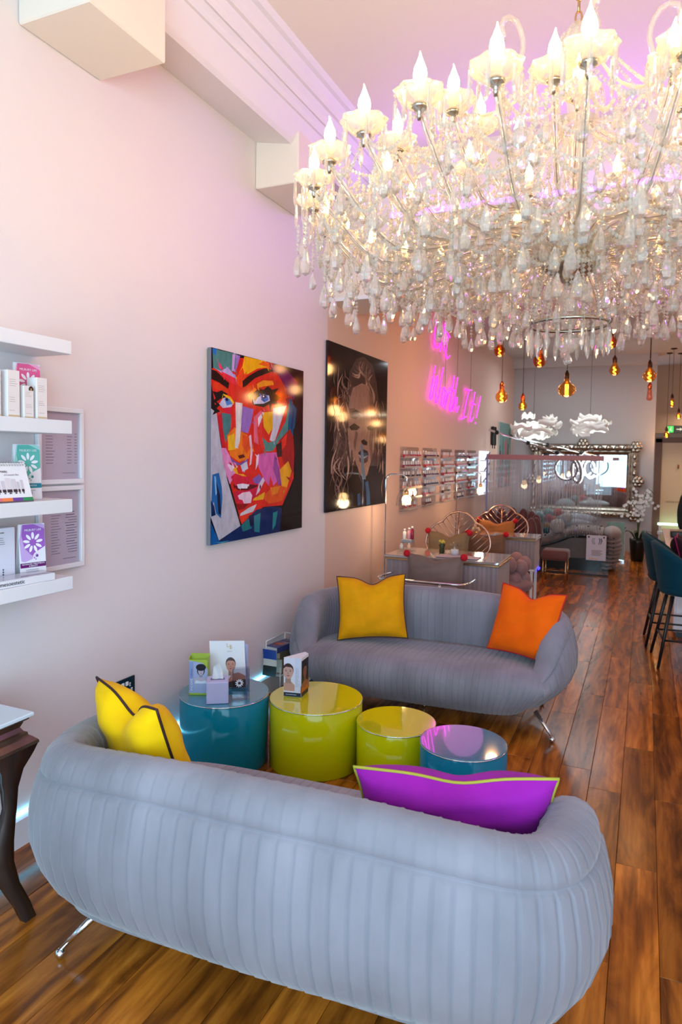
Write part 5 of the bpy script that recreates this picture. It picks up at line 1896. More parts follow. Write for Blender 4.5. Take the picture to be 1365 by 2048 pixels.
MB().lathe([(0.022, 0), (0.026, 0.01), (0.020, 0.045), (0.030, 0.075), (0.024, 0.085)], 12).build('pot', M('olive_glaze', (52, 54, 26), 0.4), fg)
for a in range(5):
    MB().ball((0.018 * math.cos(a * 1.26), 0.018 * math.sin(a * 1.26), 0.095 + 0.008 * (a % 2)), 0.013, 8, 6).build('blossom', M('yellow_blossom', (196, 168, 66), 0.7), fg)
js = thing('glass_jar', 'clear square glass jar near the middle of the near nail desk', 'jar', (0.80, 5.72, 0.7605))
MB().lathe([(0.04, 0.0), (0.044, 0.004), (0.044, 0.075), (0.040, 0.085)], 20, closed=True).build('jar', ACRYLIC, js)
MB().lathe([(0.034, 0.003), (0.034, 0.05), (0.0, 0.05)], 16).build('cotton', M('cotton', (226, 222, 220), 0.8), js)
MB().lathe([(0.046, 0.086), (0.046, 0.094), (0.01, 0.098), (0.012, 0.112), (0.0, 0.116)], 20).build('lid', ACRYLIC, js)
mt = tag(MB().rbox((0.86, 5.62, 0.7635), (0.36, 0.17, 0.005), 0.002).build('desk_mat', M('lilac_mat', (176, 164, 184), 0.5)), 'flat lilac work mat on the near nail desk', 'mat')
fl = thing('jewel_stand', 'small gilt stand with pale flowers at the left of the further nail desk', 'ornament', (0.555, 7.60, 0.7605))
MB().lathe([(0.05, 0), (0.05, 0.006), (0.008, 0.012), (0.006, 0.16), (0.0, 0.165)], 14).build('stand', BRASS, fl)
MB().tube(spline([(-0.06, 0, 0.13), (0, 0, 0.165), (0.06, 0, 0.13)], 10), 0.004, 6).build('arm', BRASS, fl)
for a in range(6):
    MB().ball((0.034 * math.cos(a), 0.034 * math.sin(a), 0.03 + 0.012 * (a % 3)), 0.018, 8, 6).build('blossom', M('peach_blossom', (236, 200, 160), 0.7), fl)

# ------------------------------------------------------------------ pendant filament bulbs
AMBER = glass_mat('amber_glass', (1.0, 0.60, 0.22), 1.5)
AMBERD = glass_mat('dark_amber_glass', (0.85, 0.34, 0.10), 1.5)
ROSEG = glass_mat('rose_glass', (1.0, 0.55, 0.42), 1.5)
FIL = M('filament', (255, 190, 80), 0.4, emis=(255, 168, 44), es=26.0)
FILD = M('dim_filament', (255, 150, 50), 0.4, emis=(255, 140, 30), es=12.0)
COPPER = M('copper', (190, 92, 48), 0.25, 1.0)
AGED = M('aged_brass', (70, 44, 32), 0.4, 0.7)
CORD = M('dark_cord', (50, 36, 34), 0.7)


def pendant(label, x, y, z, r, shape, zc_, gl=AMBER, hold=AGED, fil=FIL, lit=True, power=1.3):
    power *= 2.6
    t = thing('pendant_bulb', label, 'light', (x, y, z), 0, 'filament pendant bulbs')
    MB().cyl((0, 0, r * 1.3 + 0.08), (0, 0, zc_ - z), 0.0035, n=6).build('cord', CORD, t)
    MB().lathe([(0.008, zc_ - z - 0.02), (0.045, zc_ - z - 0.015), (0.05, zc_ - z - 0.001)], 16).build('ceiling_cup', hold, t)
    k = r * 1.15
    MB().lathe([(0.019, k), (0.023, k + 0.01), (0.023, k + 0.05), (0.015, k + 0.062), (0.006, k + 0.085)], 12).build('lamp_holder', hold, t)
    if shape == 'globe':
        pr = [(r * math.sin(PI * i / 14), -r * math.cos(PI * i / 14)) for i in range(12)] + [(0.022, k)]
    elif shape == 'wide':
        pr = [(0, -r * 0.86), (r * 0.35, -r * 0.83), (r * 0.72, -r * 0.6), (r * 0.98, -r * 0.12), (r, 0.05 * r), (r * 0.85, r * 0.40), (r * 0.45, r * 0.72), (r * 0.28, r), (0.022, k)]
    elif shape == 'pear':
        pr = [(0, -r), (r * 0.5, -r * 0.86), (r * 0.84, -r * 0.45), (r * 0.9, 0), (r * 0.6, r * 0.55), (0.024, k)]
    else:
        pr = [(0, -r * 1.3), (r * 0.4, -r * 1.25), (r * 0.62, -r * 0.9), (r * 0.5, 0), (0.022, k)]
    MB().lathe(pr, 20, closed=True).build('glass_bulb', gl, t)
    if lit:
        fm = MB()
        if shape == 'wide':
            for q in range(5):
                a = 2 * PI * q / 5
                fm.cyl((0.012 * math.cos(a), 0.012 * math.sin(a), -r * 0.6), (0.012 * math.cos(a), 0.012 * math.sin(a), r * 0.55), 0.0045, n=5)
        else:
            fm.tube([(r * 0.20 * math.cos(a * 0.9), r * 0.20 * math.sin(a * 0.9), -r * 0.62 + r * 1.1 * a / 12) for a in range(13)], 0.0055, 5)
        fm.build('filament', fil, t)
        if power:
            point_light('pendant_glow', (x, y, z - r * 1.3 - 0.03), power, (1.0, 0.52, 0.20), 0.06)
    return t


pendant('dark amber globe bulb hanging highest, nearest the neon sign', 0.943, 6.704, 2.63, 0.055, 'globe', H2, AMBERD, COPPER, FILD, power=1.6)
pendant('amber globe bulb with a copper holder hanging lower, beside the neon sign', 0.937, 6.895, 2.21, 0.062, 'globe', H2, AMBER, COPPER, FIL, power=1.6)
pendant('small crackled amber bulb above the left cloud lamp', 1.064, 7.389, 2.15, 0.046, 'globe', H2, AMBER, COPPER, FIL, power=1.2)
pendant('round dark amber bulb with a curled filament close to the chandelier prisms', 1.269, 7.066, 2.57, 0.066, 'globe', H2, AMBERD, COPPER, FILD, power=1.2)
pendant('largest wide amber bulb with a tall bright filament', 1.569, 6.742, 2.25, 0.084, 'wide', H2, AMBER, AGED, FIL, power=2.2)
pendant('amber bulb half hidden behind the chandelier drops', 1.915, 7.362, 2.76, 0.060, 'globe', H2, AMBERD, AGED, FIL, power=1.2)
pendant('pear-shaped amber bulb on a dark holder, right of the wide one', 1.936, 7.80, 2.545, 0.062, 'pear', H2, AMBER, AGED, FIL, power=1.4)
pendant('amber globe bulb on a dark holder near the corridor opening', 2.275, 7.286, 2.415, 0.062, 'globe', H2, AMBER, AGED, FIL, power=2.0)
pendant('small unlit rose teardrop bulb just below an amber globe', 2.283, 8.381, 2.33, 0.052, 'tear', H2, ROSEG, COPPER, FIL, False)
pendant('small amber teardrop bulb in the corridor', 2.625, 12.272, 2.53, 0.055, 'tear', H2, AMBER, AGED, FIL, power=2.2)
pendant('small crackled yellow bulb hanging lowest, by the exit sign', 2.577, 12.769, 2.03, 0.052, 'globe', H2, AMBER, AGED, FIL, power=1.2)
pendant('small round amber bulb at the far right edge of the corridor', 2.75, 12.864, 2.345, 0.046, 'globe', H2, AMBER, AGED, FIL, power=2.2)

# ------------------------------------------------------------------ cloud lamps
CLOUD = M('cloud_parchment', (244, 240, 232), 0.6, noise=(6, 0.05))


def cloud(label, x, y, z, rx, rz_, seed):
    t = thing('cloud_lamp', label, 'light', (x, y, z), 0, 'parchment cloud lamps')
    rn = random.Random(seed)
    MB().cyl((0, 0, rz_ * 0.6), (0, 0, H2 - z), 0.003, n=6).build('cord', CORD, t)
    MB().ball((0, 0, 0), 0.07, 12, 8).build('bulb', M('cloud_bulb', (250, 250, 245), 0.5, emis=(236, 250, 244), es=7.0), t)
    for k in range(22):
        a0 = rn.uniform(0, 2 * PI)
        zz = rz_ * rn.uniform(-0.85, 0.8)
        rr_ = rx * math.sqrt(max(0.12, 1 - (zz / rz_) ** 2)) * rn.uniform(0.72, 1.0)
        span = rn.uniform(1.0, 2.4)
        w = rz_ * rn.uniform(0.28, 0.5)
        tiltv = rn.uniform(-0.25, 0.25)
        f1, f2 = rn.uniform(3, 6), rn.uniform(0, 6)
        rows_ = []
        for i in range(15):
            a = a0 + span * i / 14
            rw = rr_ * (1 + 0.07 * math.sin(f1 * a + f2))
            zc0 = zz + tiltv * rz_ * (i / 14 - 0.5) * 2 + 0.10 * rz_ * math.sin(f1 * 1.7 * a)
            rows_.append([(rw * (1 + 0.06 * math.sin(PI * j / 3)) * math.cos(a), rw * 0.8 * (1 + 0.06 * math.sin(PI * j / 3)) * math.sin(a), zc0 + w * (j / 3 - 0.5) + 0.03 * rz_ * math.sin(9 * a + j)) for j in range(4)])
        MB().grid(rows_).build('paper_fold', CLOUD, t)
    point_light('cloud_light', (x, y, z - rz_ - 0.05), 5.0, (0.88, 1.0, 0.95), 0.15)
    return t


cloud('crumpled white paper cloud lamp above the mirror corner and boom arms', 0.60, 11.337, 2.13, 0.40, 0.20, 4)
cloud('crumpled white paper cloud lamp over the middle of the mirror', 1.43, 11.714, 2.14, 0.33, 0.17, 8)

# ------------------------------------------------------------------ ornate mirror on the back wall
mr = thing('mirror', 'wide mirror in an ornate silver frame on the back wall', 'mirror', (1.25, 12.9, 1.22))
OX0, OX1, OZ0, OZ1, FW = 0.36, 2.16, 0.58, 1.87, 0.19
MB().bb((OX0 + 0.1, 12.86, OZ0 + 0.1), (OX1 - 0.1, 12.875, OZ1 - 0.1)).build('mirror_pane', MIRROR, mr, world=True)
ring_ = []
for d_, y_ in ((0.0, 12.895), (0.0, 12.85), (0.03, 12.815), (0.07, 12.80), (0.10, 12.815), (0.115, 12.83), (0.135, 12.82), (0.165, 12.835), (0.19, 12.855)):
    ring_.append([(OX0 + d_, y_, OZ0 + d_), (OX1 - d_, y_, OZ0 + d_), (OX1 - d_, y_, OZ1 - d_), (OX0 + d_, y_, OZ1 - d_)])
MB().grid(ring_, smooth=False, closev=True).build('frame_moulding', SILVER, mr, world=True)
cnt = 0
for (xa, za, xb, zb_) in ((OX0, OZ0, OX1, OZ0), (OX1, OZ0, OX1, OZ1), (OX1, OZ1, OX0, OZ1), (OX0, OZ1, OX0, OZ0)):
    L_ = math.hypot(xb - xa, zb_ - za)
    k_ = int(L_ / 0.135)
    for i in range(k_):
        t_ = (i + 0.5) / k_
        px, pz = xa + (xb - xa) * t_, za + (zb_ - za) * t_
        ix, iz = (1.25 - px), (1.225 - pz)
        inx = 0.06 * (1 if ix > 0 else -1) if xa == xb else 0
        inz = 0.06 * (1 if iz > 0 else -1) if za == zb_ else 0
        m_ = MB()
        m_.ball((px + inx, 12.795, pz + inz), (0.052 if za == zb_ else 0.034, 0.026, 0.034 if za == zb_ else 0.052), 10, 7)
        m_.ball((px + inx + (0.05 if za == zb_ else 0), 12.80, pz + inz + (0.05 if xa == xb else 0)), 0.020, 8, 6)
        m_.build('scroll_leaf', SILVER, mr, world=True)
for (px, pz, s_) in ((OX0 + 0.05, OZ0 + 0.05, 1), (OX1 - 0.05, OZ0 + 0.05, 1), (OX1 - 0.05, OZ1 - 0.05, 1), (OX0 + 0.05, OZ1 - 0.05, 1), (1.25, OZ1, 1.0), (1.25, OZ0, 1.0), (OX1, 1.225, 1.0), (OX0, 1.225, 1.0)):
    m_ = MB()
    for q in range(6):
        a = q * PI / 3
        m_.ball((px + 0.062 * s_ * math.cos(a), 12.80, pz + 0.062 * s_ * math.sin(a)), (0.045, 0.030, 0.045), 9, 7)
    m_.ball((px, 12.785, pz), (0.05, 0.035, 0.05), 10, 7)
    m_.build('rosette', SILVER, mr, world=True)

# ------------------------------------------------------------------ ring lights on boom arms
RINGE = M('ring_led', (250, 252, 255), 0.4, emis=(244, 250, 255), es=9.0)


def ring_light(label, loc, r, facing, boom_from, lit_front):
    t = thing('ring_light', label, 'light', loc, 0, 'ring lights on boom arms')
    q = Vector(facing).to_track_quat('Z', 'Y').to_matrix()
    m1, m2 = MB(), MB()
    m1.tube([q @ Vector((r * math.cos(a), r * math.sin(a), -0.012)) for a in [2 * PI * i / 40 for i in range(40)]], 0.026, 8, closed=True, flat=0.6)
    m2.tube([q @ Vector((r * 0.99 * math.cos(a), r * 0.99 * math.sin(a), 0.012)) for a in [2 * PI * i / 40 for i in range(40)]], 0.023, 8, closed=True, flat=0.6)
    m1.build('housing', BLACK, t)
    m2.build('diffuser', RINGE, t)
    if boom_from is not None:
        b_ = Vector(boom_from) - Vector(loc)
        topp = Vector((0, 0, r + 0.03))
        MB().cyl((0, 0, r), topp, 0.014, n=8).build('mount', BLACK, t)
        MB().tube([topp, b_], 0.016, 8).build('boom_arm', CHROME, t)
        for f_ in (0.12, 0.5, 0.9):
            c0 = topp.lerp(b_, f_)
            MB().ball(c0, 0.036, 8, 6).build('joint', BLACK, t)
    return t


ring_light('dark-backed ring light hanging from a boom arm in front of the mirror', (1.146, 11.11, 1.445), 0.175, (0.25, 0.9, 0.15), (0.05, 10.55, 2.03), True)
ring_light('brightest white ring light facing the room in front of the mirror', (1.47, 11.95, 1.475), 0.165, (0.1, -1, 0), (0.12, 11.2, 1.98), True)
ring_light('thin ring light turned edge-on between the other two', (1.27, 11.50, 1.40), 0.17, (0.85, 0.5, 0.1), None, True)
MB_t = [o_ for o_ in bpy.data.objects if o_.name.startswith('ring_light')][-1]
MB().tube([(0, 0, 0.17), (0.10, 0.25, 0.32), (0.20, 0.45, 0.36)], 0.012, 8).build('boom_arm', CHROME, MB_t)

# salon tools and picture on the left wall at the back
for lb, y, z in (('black hair tool hanging on the left wall beside the teal picture, closer of the pair', 10.95, 1.80), ('black hair tool hanging on the left wall beside the teal picture, further of the pair', 11.12, 1.80)):
    t = thing('hair_tool', lb, 'tool', (0.0, y, z), 0, 'hanging hair tools')
    MB().rbox((0.03, 0, 0.15), (0.045, 0.055, 0.30), 0.012, seg=2).build('handle', BLACK, t)
    MB().cyl((0.0, 0, 0.27), (0.03, 0, 0.27), 0.006, n=6).build('hook', CHROME, t)
    MB().cyl((0.03, 0, 0.0), (0.03, 0, -0.05), 0.008, n=6).build('cord_end', BLACK, t)
pic = thing('picture', 'teal and pink abstract picture on the left wall near the back corner', 'picture', (0.0, 11.50, 1.10))
MB().bb((0.002, 0, 0), (0.03, 1.05, 1.10), r=0.003).build('canvas', M('pic_edge', (200, 206, 206), 0.5), pic)
p = Print(Frame((0.031, 11.50, 1.10), (0, 1, 0), (0, 0, 1), 0.0004))
p.rect(0, 0, 1.05, 1.10, (112, 150, 146))
for k in range(26):
    x_, y_ = rr.uniform(0.05, 0.95), rr.uniform(0.05, 1.0)
    c_ = rr.choice([(186, 110, 130), (206, 140, 140), (80, 120, 118), (60, 66, 60), (196, 96, 110), (214, 170, 160), (90, 150, 150)])
    w__, h__ = rr.uniform(0.06, 0.2), rr.uniform(0.1, 0.35)
    p.poly([(max(0, x_ - w__ / 2), max(0, y_ - h__ / 2)), (min(1.05, x_ + w__ / 2), max(0, y_ - h__ / 3)), (min(1.05, x_ + w__ / 3), min(1.1, y_ + h__ / 2)), (max(0, x_ - w__ / 3), min(1.1, y_ + h__ / 2))], c_)
p.build('painted_shapes', pic)
tag(MB().rbox((0.62, 12.86, 1.72), (0.10, 0.05, 0.26), 0.015, seg=2).build('wall_speaker', BLACK), 'small black speaker on the back wall left of the mirror', 'speaker')

# ------------------------------------------------------------------ glass screen with bead curtain and notice
gs = thing('glass_screen', 'clear glass screen with a mauve top rail in front of the chaise', 'screen', (1.0, 9.95, 0))
MB().bb((-0.82, -0.006, 0.02), (0.86, 0.006, 1.58)).build('pane', PARTGLASS, gs)
MB().bb((-0.83, -0.02, 1.578), (0.75, 0.02, 1.650), r=0.003).build('top_rail', M('mauve_rail', (170, 118, 118), 0.4), gs)
MB().bb((-0.845, -0.018, 0), (-0.82, 0.018, 1.655), r=0.003).build('side_post', M('lilac_post', (150, 146, 200), 0.3), gs)
MB().bb((0.752, -0.018, 1.56), (0.862, 0.018, 1.648), r=0.003).build('clamp', CHROME, gs)
MB().bb((-0.82, -0.02, 0.0), (0.86, 0.02, 0.02)).build('floor_channel', BLACK, gs)
bc = MB()
rb = random.Random(21)
for k in range(150):
    x = -0.80 + 1.55 * k / 150 + rb.uniform(-0.003, 0.003)
    bc.cyl((x, 0.035 + rb.uniform(0, 0.02), 0.56 + 0.06 * (k % 3)), (x + rb.uniform(-0.004, 0.004), 0.035, 1.577), 0.0026 if k % 5 else 0.0046, n=3)
    if k % 3 == 0:
        for z in range(6):
            bc.ball((x, 0.04, 0.55 + 0.17 * z + rb.uniform(-0.05, 0.05)), 0.006, 5, 4)
cb = tag(bc.build('bead_curtain', M('silver_string', (232, 228, 238), 0.3, 0.15)), 'silver string and bead curtain hanging behind the glass screen', 'curtain', kind='stuff')
cb.location = (1.0, 9.95, 0)
sg = thing('notice', 'clear plaque with a salon monogram fixed to the glass screen', 'sign', (1.565, 9.935, 0.215))
MB().rbox((0.128, -0.004, 0.172), (0.256, 0.006, 0.345), 0.002).build('plaque', M('pale_plaque', (206, 206, 222), 0.2), sg)
fr_ = Frame((1.565, 9.9275, 0.215), (1, 0, 0), (0, 0, 1), 0.0005)
p = Print(fr_)
for x_, s_ in ((0.085, -1), (0.105, -1), (0.155, 1), (0.178, 1)):
    p.poly([(x_, 0.22), (x_ + 0.008, 0.22), (x_ + s_ * 0.018 + 0.010, 0.27), (x_ + s_ * 0.006 + 0.010, 0.31), (x_ + s_ * 0.004, 0.305), (x_ + s_ * 0.014, 0.268)], (70, 68, 84))
for k in range(4):
    p.rect(0.07, 0.13 - 0.02 * k, 0.205 - 0.02 * (k % 2), 0.139 - 0.02 * k, (130, 116, 112))
for k in range(5):
    p.ell(0.05 + 0.024 * k, 0.022, 0.009, 0.009, (220, 170, 110))
p.build('printed_notice', sg)
for x in (0.03, 0.225):
    MB().lathe([(0.012, -0.006), (0.012, 0.0), (0.0, 0.003)], 10, (x, -0.010, 0.32), rot=Matrix.Rotation(PI / 2, 3, 'X')).build('fixing', AGED, sg)

# ------------------------------------------------------------------ tufted chaise
TUFT = M('taupe_velvet', (142, 120, 116), 0.55, sheen=0.35)
cz = thing('chaise', 'long buttoned taupe chaise with a rolled right end behind the glass screen', 'sofa', (1.0, 10.7, 0))
MB().bb((-0.10, -0.365, 0.0), (0.74, 0.36, 0.17)).build('dark_plinth', M('black_plinth', (12, 10, 14), 0.4), cz)
curve = [(-0.75, 0.40), (-0.55, 0.34), (-0.25, 0.34), (0.05, 0.42), (0.32, 0.54), (0.55, 0.55), (0.75, 0.51)]
cs = spline([(x, 0, z) for x, z in curve], 60)
rows_ = []
for i, q in enumerate(cs):
    row = []
    for j in range(16):
        a = 2 * PI * j / 16
        dim = 1 - 0.10 * max(0, math.cos(i * PI / 3)) * max(0, math.cos(2 * a))
        row.append((q.x, 0.36 * math.cos(a) * dim * 1.0, q.z + 0.085 * math.sin(a) * dim))
    rows_.append(row)
m_ = MB().grid(rows_, closev=True)
m_.add(rows_[0], [tuple(range(16))]).add(rows_[-1], [tuple(range(16))])
m_.build('tufted_band', TUFT, cz, fix=True)
bt = MB()
for i in range(3, 60, 6):
    for yy in (-0.345, -0.22, 0.0, 0.22):
        bt.ball((cs[i].x, yy, cs[i].z + (0.0 if yy < -0.3 else 0.08)), 0.013, 6, 5)
o = bt.build('buttons', DARKWOOD, cz)
o['kind'] = 'stuff'
bm_low = [(x, -0.33, z - 0.085) for x, z in curve] + [(0.75, -0.33, 0.171), (-0.75, -0.33, 0.171)]
MB().prism(bm_low, (0, 0.66, 0)).build('base_panel', M('grey_taupe', (112, 104, 104), 0.6), cz)
rowr = []
for i in range(25):
    a = -0.9 + 3.9 * i / 24
    rad_ = 0.13 + 0.35 * max(0, 0.6 - a) * 0.25
    rowr.append([(0.84 + 0.14 * math.cos(a), y, 0.42 + 0.15 * math.sin(a) if a > -0.2 else 0.42 + 0.45 * (a + 0.12) * 1.0) for y in (-0.37, -0.2, 0, 0.2, 0.37)])
mroll = MB()
for i in range(9):
    z0 = 0.02 + 0.055 * i
    x0 = 0.80 + 0.07 * math.sin(i * 0.33) + 0.02 * i / 8
    mroll.ball((x0, 0, z0 + 0.03), (0.13, 0.375, 0.045), 14, 8)
mroll.ball((0.86, 0, 0.52), (0.135, 0.38, 0.11), 16, 10)
mroll.build('rolled_arm', TUFT, cz)
bt = MB()
for i in range(7):
    for s_ in (-0.08, 0.0, 0.08):
        bt.ball((0.82 + s_, -0.36, 0.07 + 0.07 * i), 0.011, 6, 5)
o = bt.build('arm_buttons', DARKWOOD, cz)
o['kind'] = 'stuff'
for lb, x, y, z, w, h, col in (('pale blue bolster along the back of the chaise', 1.34, 10.95, 0.70, 0.60, 0.16, (196, 212, 222)), ('pale grey bolster below the blue one on the chaise', 1.30, 10.75, 0.64, 0.62, 0.14, (186, 196, 204)),
                               ('pale blue and white cushion at the left of the chaise', 0.78, 10.95, 0.62, 0.42, 0.34, (176, 200, 210))):
    t = thing('bolster', lb, 'cushion', (x, y, z))
    MB().ball((0, 0, 0), (w / 2, 0.10, h / 2), 16, 10).build('cover', M('linen_%02x%02x%02x' % col, col, 0.7, sheen=0.2), t)
    MB().tube([(w / 2 * 0.99 * math.cos(a), -0.01, h / 2 * 0.99 * math.sin(a)) for a in [2 * PI * i / 30 for i in range(30)]], 0.006, 5, closed=True).build('piping', M('grey_piping', (110, 116, 122), 0.7), t)
BALLS = [('large cream ball cushion at the front of the chaise', 1.115, 10.42, 0.615, 0.105, (214, 200, 190)), ('white ball cushion behind the cream one on the chaise', 1.235, 10.62, 0.735, 0.075, (206, 210, 206)),
         ('scarlet ball cushion at the top of the heap on the chaise', 1.09, 10.66, 0.80, 0.06, (206, 30, 44)), ('crimson ball cushion in the middle of the heap on the chaise', 0.985, 10.50, 0.715, 0.06, (190, 24, 56)),
         ('teal ball cushion at the left of the heap on the chaise', 0.83, 10.55, 0.70, 0.085, (40, 130, 136)), ('turquoise ball cushion behind the crimson one on the chaise', 0.95, 10.72, 0.78, 0.07, (90, 170, 170)),
         ('orange ball cushion between the crimson and cream ones', 1.05, 10.56, 0.70, 0.05, (220, 110, 40)), ('ochre ball cushion under the crimson one', 0.975, 10.44, 0.61, 0.055, (190, 140, 60)), ('dark teal ball cushion beside the cream one, low on the chaise', 0.97, 10.36, 0.545, 0.05, (24, 84, 100))]
for lb, x, y, z, r, col in BALLS:
    t = thing('ball_cushion', lb, 'cushion', (x, y, z), 0, 'ball cushions heaped on the chaise')
    m_ = MB()
    rows_ = []
    for i in range(13):
        th_ = PI * i / 12
        rows_.append([(r * math.sin(th_) * math.cos(a) * (1 + 0.03 * math.cos(8 * a)), r * math.sin(th_) * math.sin(a) * (1 + 0.03 * math.cos(8 * a)), r * math.cos(th_)) for a in [2 * PI * j / 24 for j in range(24)]])
    m_.grid(rows_, closev=True).build('cover', M('ball_%02x%02x%02x' % col, col, 0.7, sheen=0.2), t)
    MB().ball((0, 0, r * 0.99), 0.009, 6, 5).build('button', M('ball_button', (120, 110, 106), 0.6), t)

# ------------------------------------------------------------------ armchair and stool
AV = M('mauve_velvet', (82, 40, 42), 0.6, sheen=0.35)
ac_ = thing('armchair', 'dark pink channel-back velvet armchair behind the further nail desk', 'chair', (0.60, 9.36, 0))
for k in range(11):
    a = R(-30 + 24 * k)
    MB().ball((0.37 * math.cos(a), 0.30 * math.sin(a), 0.58 + 0.10 * math.sin(max(0, a)) * 1.0), (0.085, 0.085, 0.24), 12, 9).build('back_channel', AV, ac_)
MB().rbox((0, -0.02, 0.40), (0.60, 0.52, 0.14), 0.05, seg=3).build('seat', AV, ac_)
for sx in (-1, 1):
    for sy in (-1, 1):
        MB().tube([(sx * 0.22, sy * 0.18, 0.34), (sx * 0.28, sy * 0.22, 0)], [0.015, 0.010], 8).build('leg', BRASS, ac_)
st = thing('footstool', 'square dusty red stool on slim gold legs in front of the chaise', 'stool', (1.245, 9.22, 0))
MB().rbox((0, 0, 0.36), (0.33, 0.33, 0.13), 0.03, seg=3).build('seat', M('dusty_red_velvet', (96, 50, 44), 0.6, sheen=0.3), st)
for sx in (-1, 1):
    for sy in (-1, 1):
        MB().cyl((sx * 0.14, sy * 0.14, 0), (sx * 0.14, sy * 0.14, 0.30), 0.008, n=8).build('leg', BRASS, st)
MB().tube([(-0.14, -0.14, 0.12), (0.14, -0.14, 0.12), (0.14, 0.14, 0.12), (-0.14, 0.14, 0.12)], 0.006, 6, closed=True).build('foot_rail', BRASS, st)
BL = M('blue_led', (40, 40, 255), 0.4, emis=(40, 40, 255), es=6.0)
dk2 = [o_ for o_ in bpy.data.objects if o_.name.startswith('nail_desk')][-1]
MB().rbox((0.735, 0.30, 0.385), (0.012, 0.10, 0.022), 0.004).build('blue_glow_strip', BL, dk2)

# ------------------------------------------------------------------ planter, orchids, pedestal
pt = thing('orchid_planter', 'white orchids in a tall dark planter at the end of the back wall', 'plant', (2.20, 11.75, 0))
MB().lathe([(0.085, 0.0), (0.095, 0.02), (0.12, 0.30), (0.125, 0.36), (0.112, 0.36), (0.10, 0.33), (0.0, 0.33)], 20).build('planter', M('black_glaze', (22, 22, 22), 0.3), pt)
LEAF = M('orchid_leaf', (40, 66, 36), 0.4)
STEM = M('orchid_stem', (78, 92, 50), 0.5)
FLOW = M('orchid_white', (244, 244, 240), 0.5)
ro = random.Random(31)
for k in range(7):
    a = 2 * PI * k / 7
    rows_ = []
    for i in range(7):
        t_ = i / 6
        w = 0.035 * math.sin(PI * min(1, 0.12 + t_ * 0.88))
        r_ = 0.04 + 0.17 * t_
        z = 0.34 + 0.14 * math.sin(t_ * 2.2)
        rows_.append([(r_ * math.cos(a) - w * math.sin(a), r_ * math.sin(a) + w * math.cos(a), z), (r_ * math.cos(a), r_ * math.sin(a), z - 0.008), (r_ * math.cos(a) + w * math.sin(a), r_ * math.sin(a) - w * math.cos(a), z)])
    MB().grid(rows_).build('leaf', LEAF, pt)
fc = 0
for k, (ex_, ez_) in enumerate([(-0.22, 0.72), (0.18, 1.02), (0.26, 0.88), (-0.05, 1.08), (0.08, 0.98), (-0.10, 0.92), (0.20, 1.08)]):
    ey_ = ro.uniform(-0.15, 0.12)
    sp_ = spline([(0, 0, 0.33), (ex_ * 0.15, ey_ * 0.2, 0.75), (ex_ * 0.55, ey_ * 0.6, max(ez_ + 0.05, 0.95)), (ex_, ey_, ez_)], 20)
    MB().tube(sp_, 0.0045, 6).build('stem', STEM, pt)
    for i in range(9, 20):
        c0 = sp_[i] + Vector((ro.uniform(-0.05, 0.05), ro.uniform(-0.05, 0.02), ro.uniform(-0.05, 0.03)))
        if ro.random() < 0.12:
            continue
        m_ = MB()
        for q in range(5):
            a = 2 * PI * q / 5 + ro.uniform(-0.2, 0.2)
            u_ = Vector((math.cos(a), -0.25, math.sin(a))) * 0.028
            v_ = Vector((-math.sin(a), 0, math.cos(a))) * 0.014
            m_.add([c0, c0 + u_ * 0.55 + v_, c0 + u_, c0 + u_ * 0.55 - v_], [(0, 1, 2, 3)])
        m_.build('blossom', FLOW, pt)
        fc += 1
pdz = thing('pedestal', 'narrow white pedestal with a dark bowl beside the orchid planter', 'pedestal', (1.93, 12.35, 0))
MB().rbox((0, 0, 0.20), (0.16, 0.16, 0.40), 0.006).rbox((0, 0, 0.39), (0.19, 0.19, 0.02), 0.004).build('column', M('warm_white', (222, 212, 208), 0.5), pdz)
bw = thing('bowl', 'dark bowl on the white pedestal', 'bowl', (1.93, 12.35, 0.4005))
MB().lathe([(0.03, 0), (0.05, 0.012), (0.085, 0.07), (0.08, 0.07), (0.045, 0.02), (0, 0.018)], 16).build('bowl_body', M('bowl_brown', (66, 48, 46), 0.4), bw)
MB().lathe([(0.034, 0.0), (0.034, 0.006), (0.028, 0.010)], 16, closed=True).build('foot_ring', BLACK, bw)
gb = thing('glass_divider', 'pale green glass panel standing at the right end of the chaise', 'panel', (1.95, 11.55, 0))
MB().bb((-0.20, -0.006, 0.03), (0.06, 0.006, 0.62)).build('pane', M('sea_green_glass', (150, 190, 178), 0.15, alpha=0.75), gb)
MB().bb((-0.21, -0.03, 0), (0.07, 0.03, 0.03), r=0.004).build('foot', CHROME, gb)

# ------------------------------------------------------------------ bar stools and counter
TEAL = M('teal_velvet', (3, 56, 72), 0.7, sheen=0.06, spec=0.15, noise=(8, 0.12))


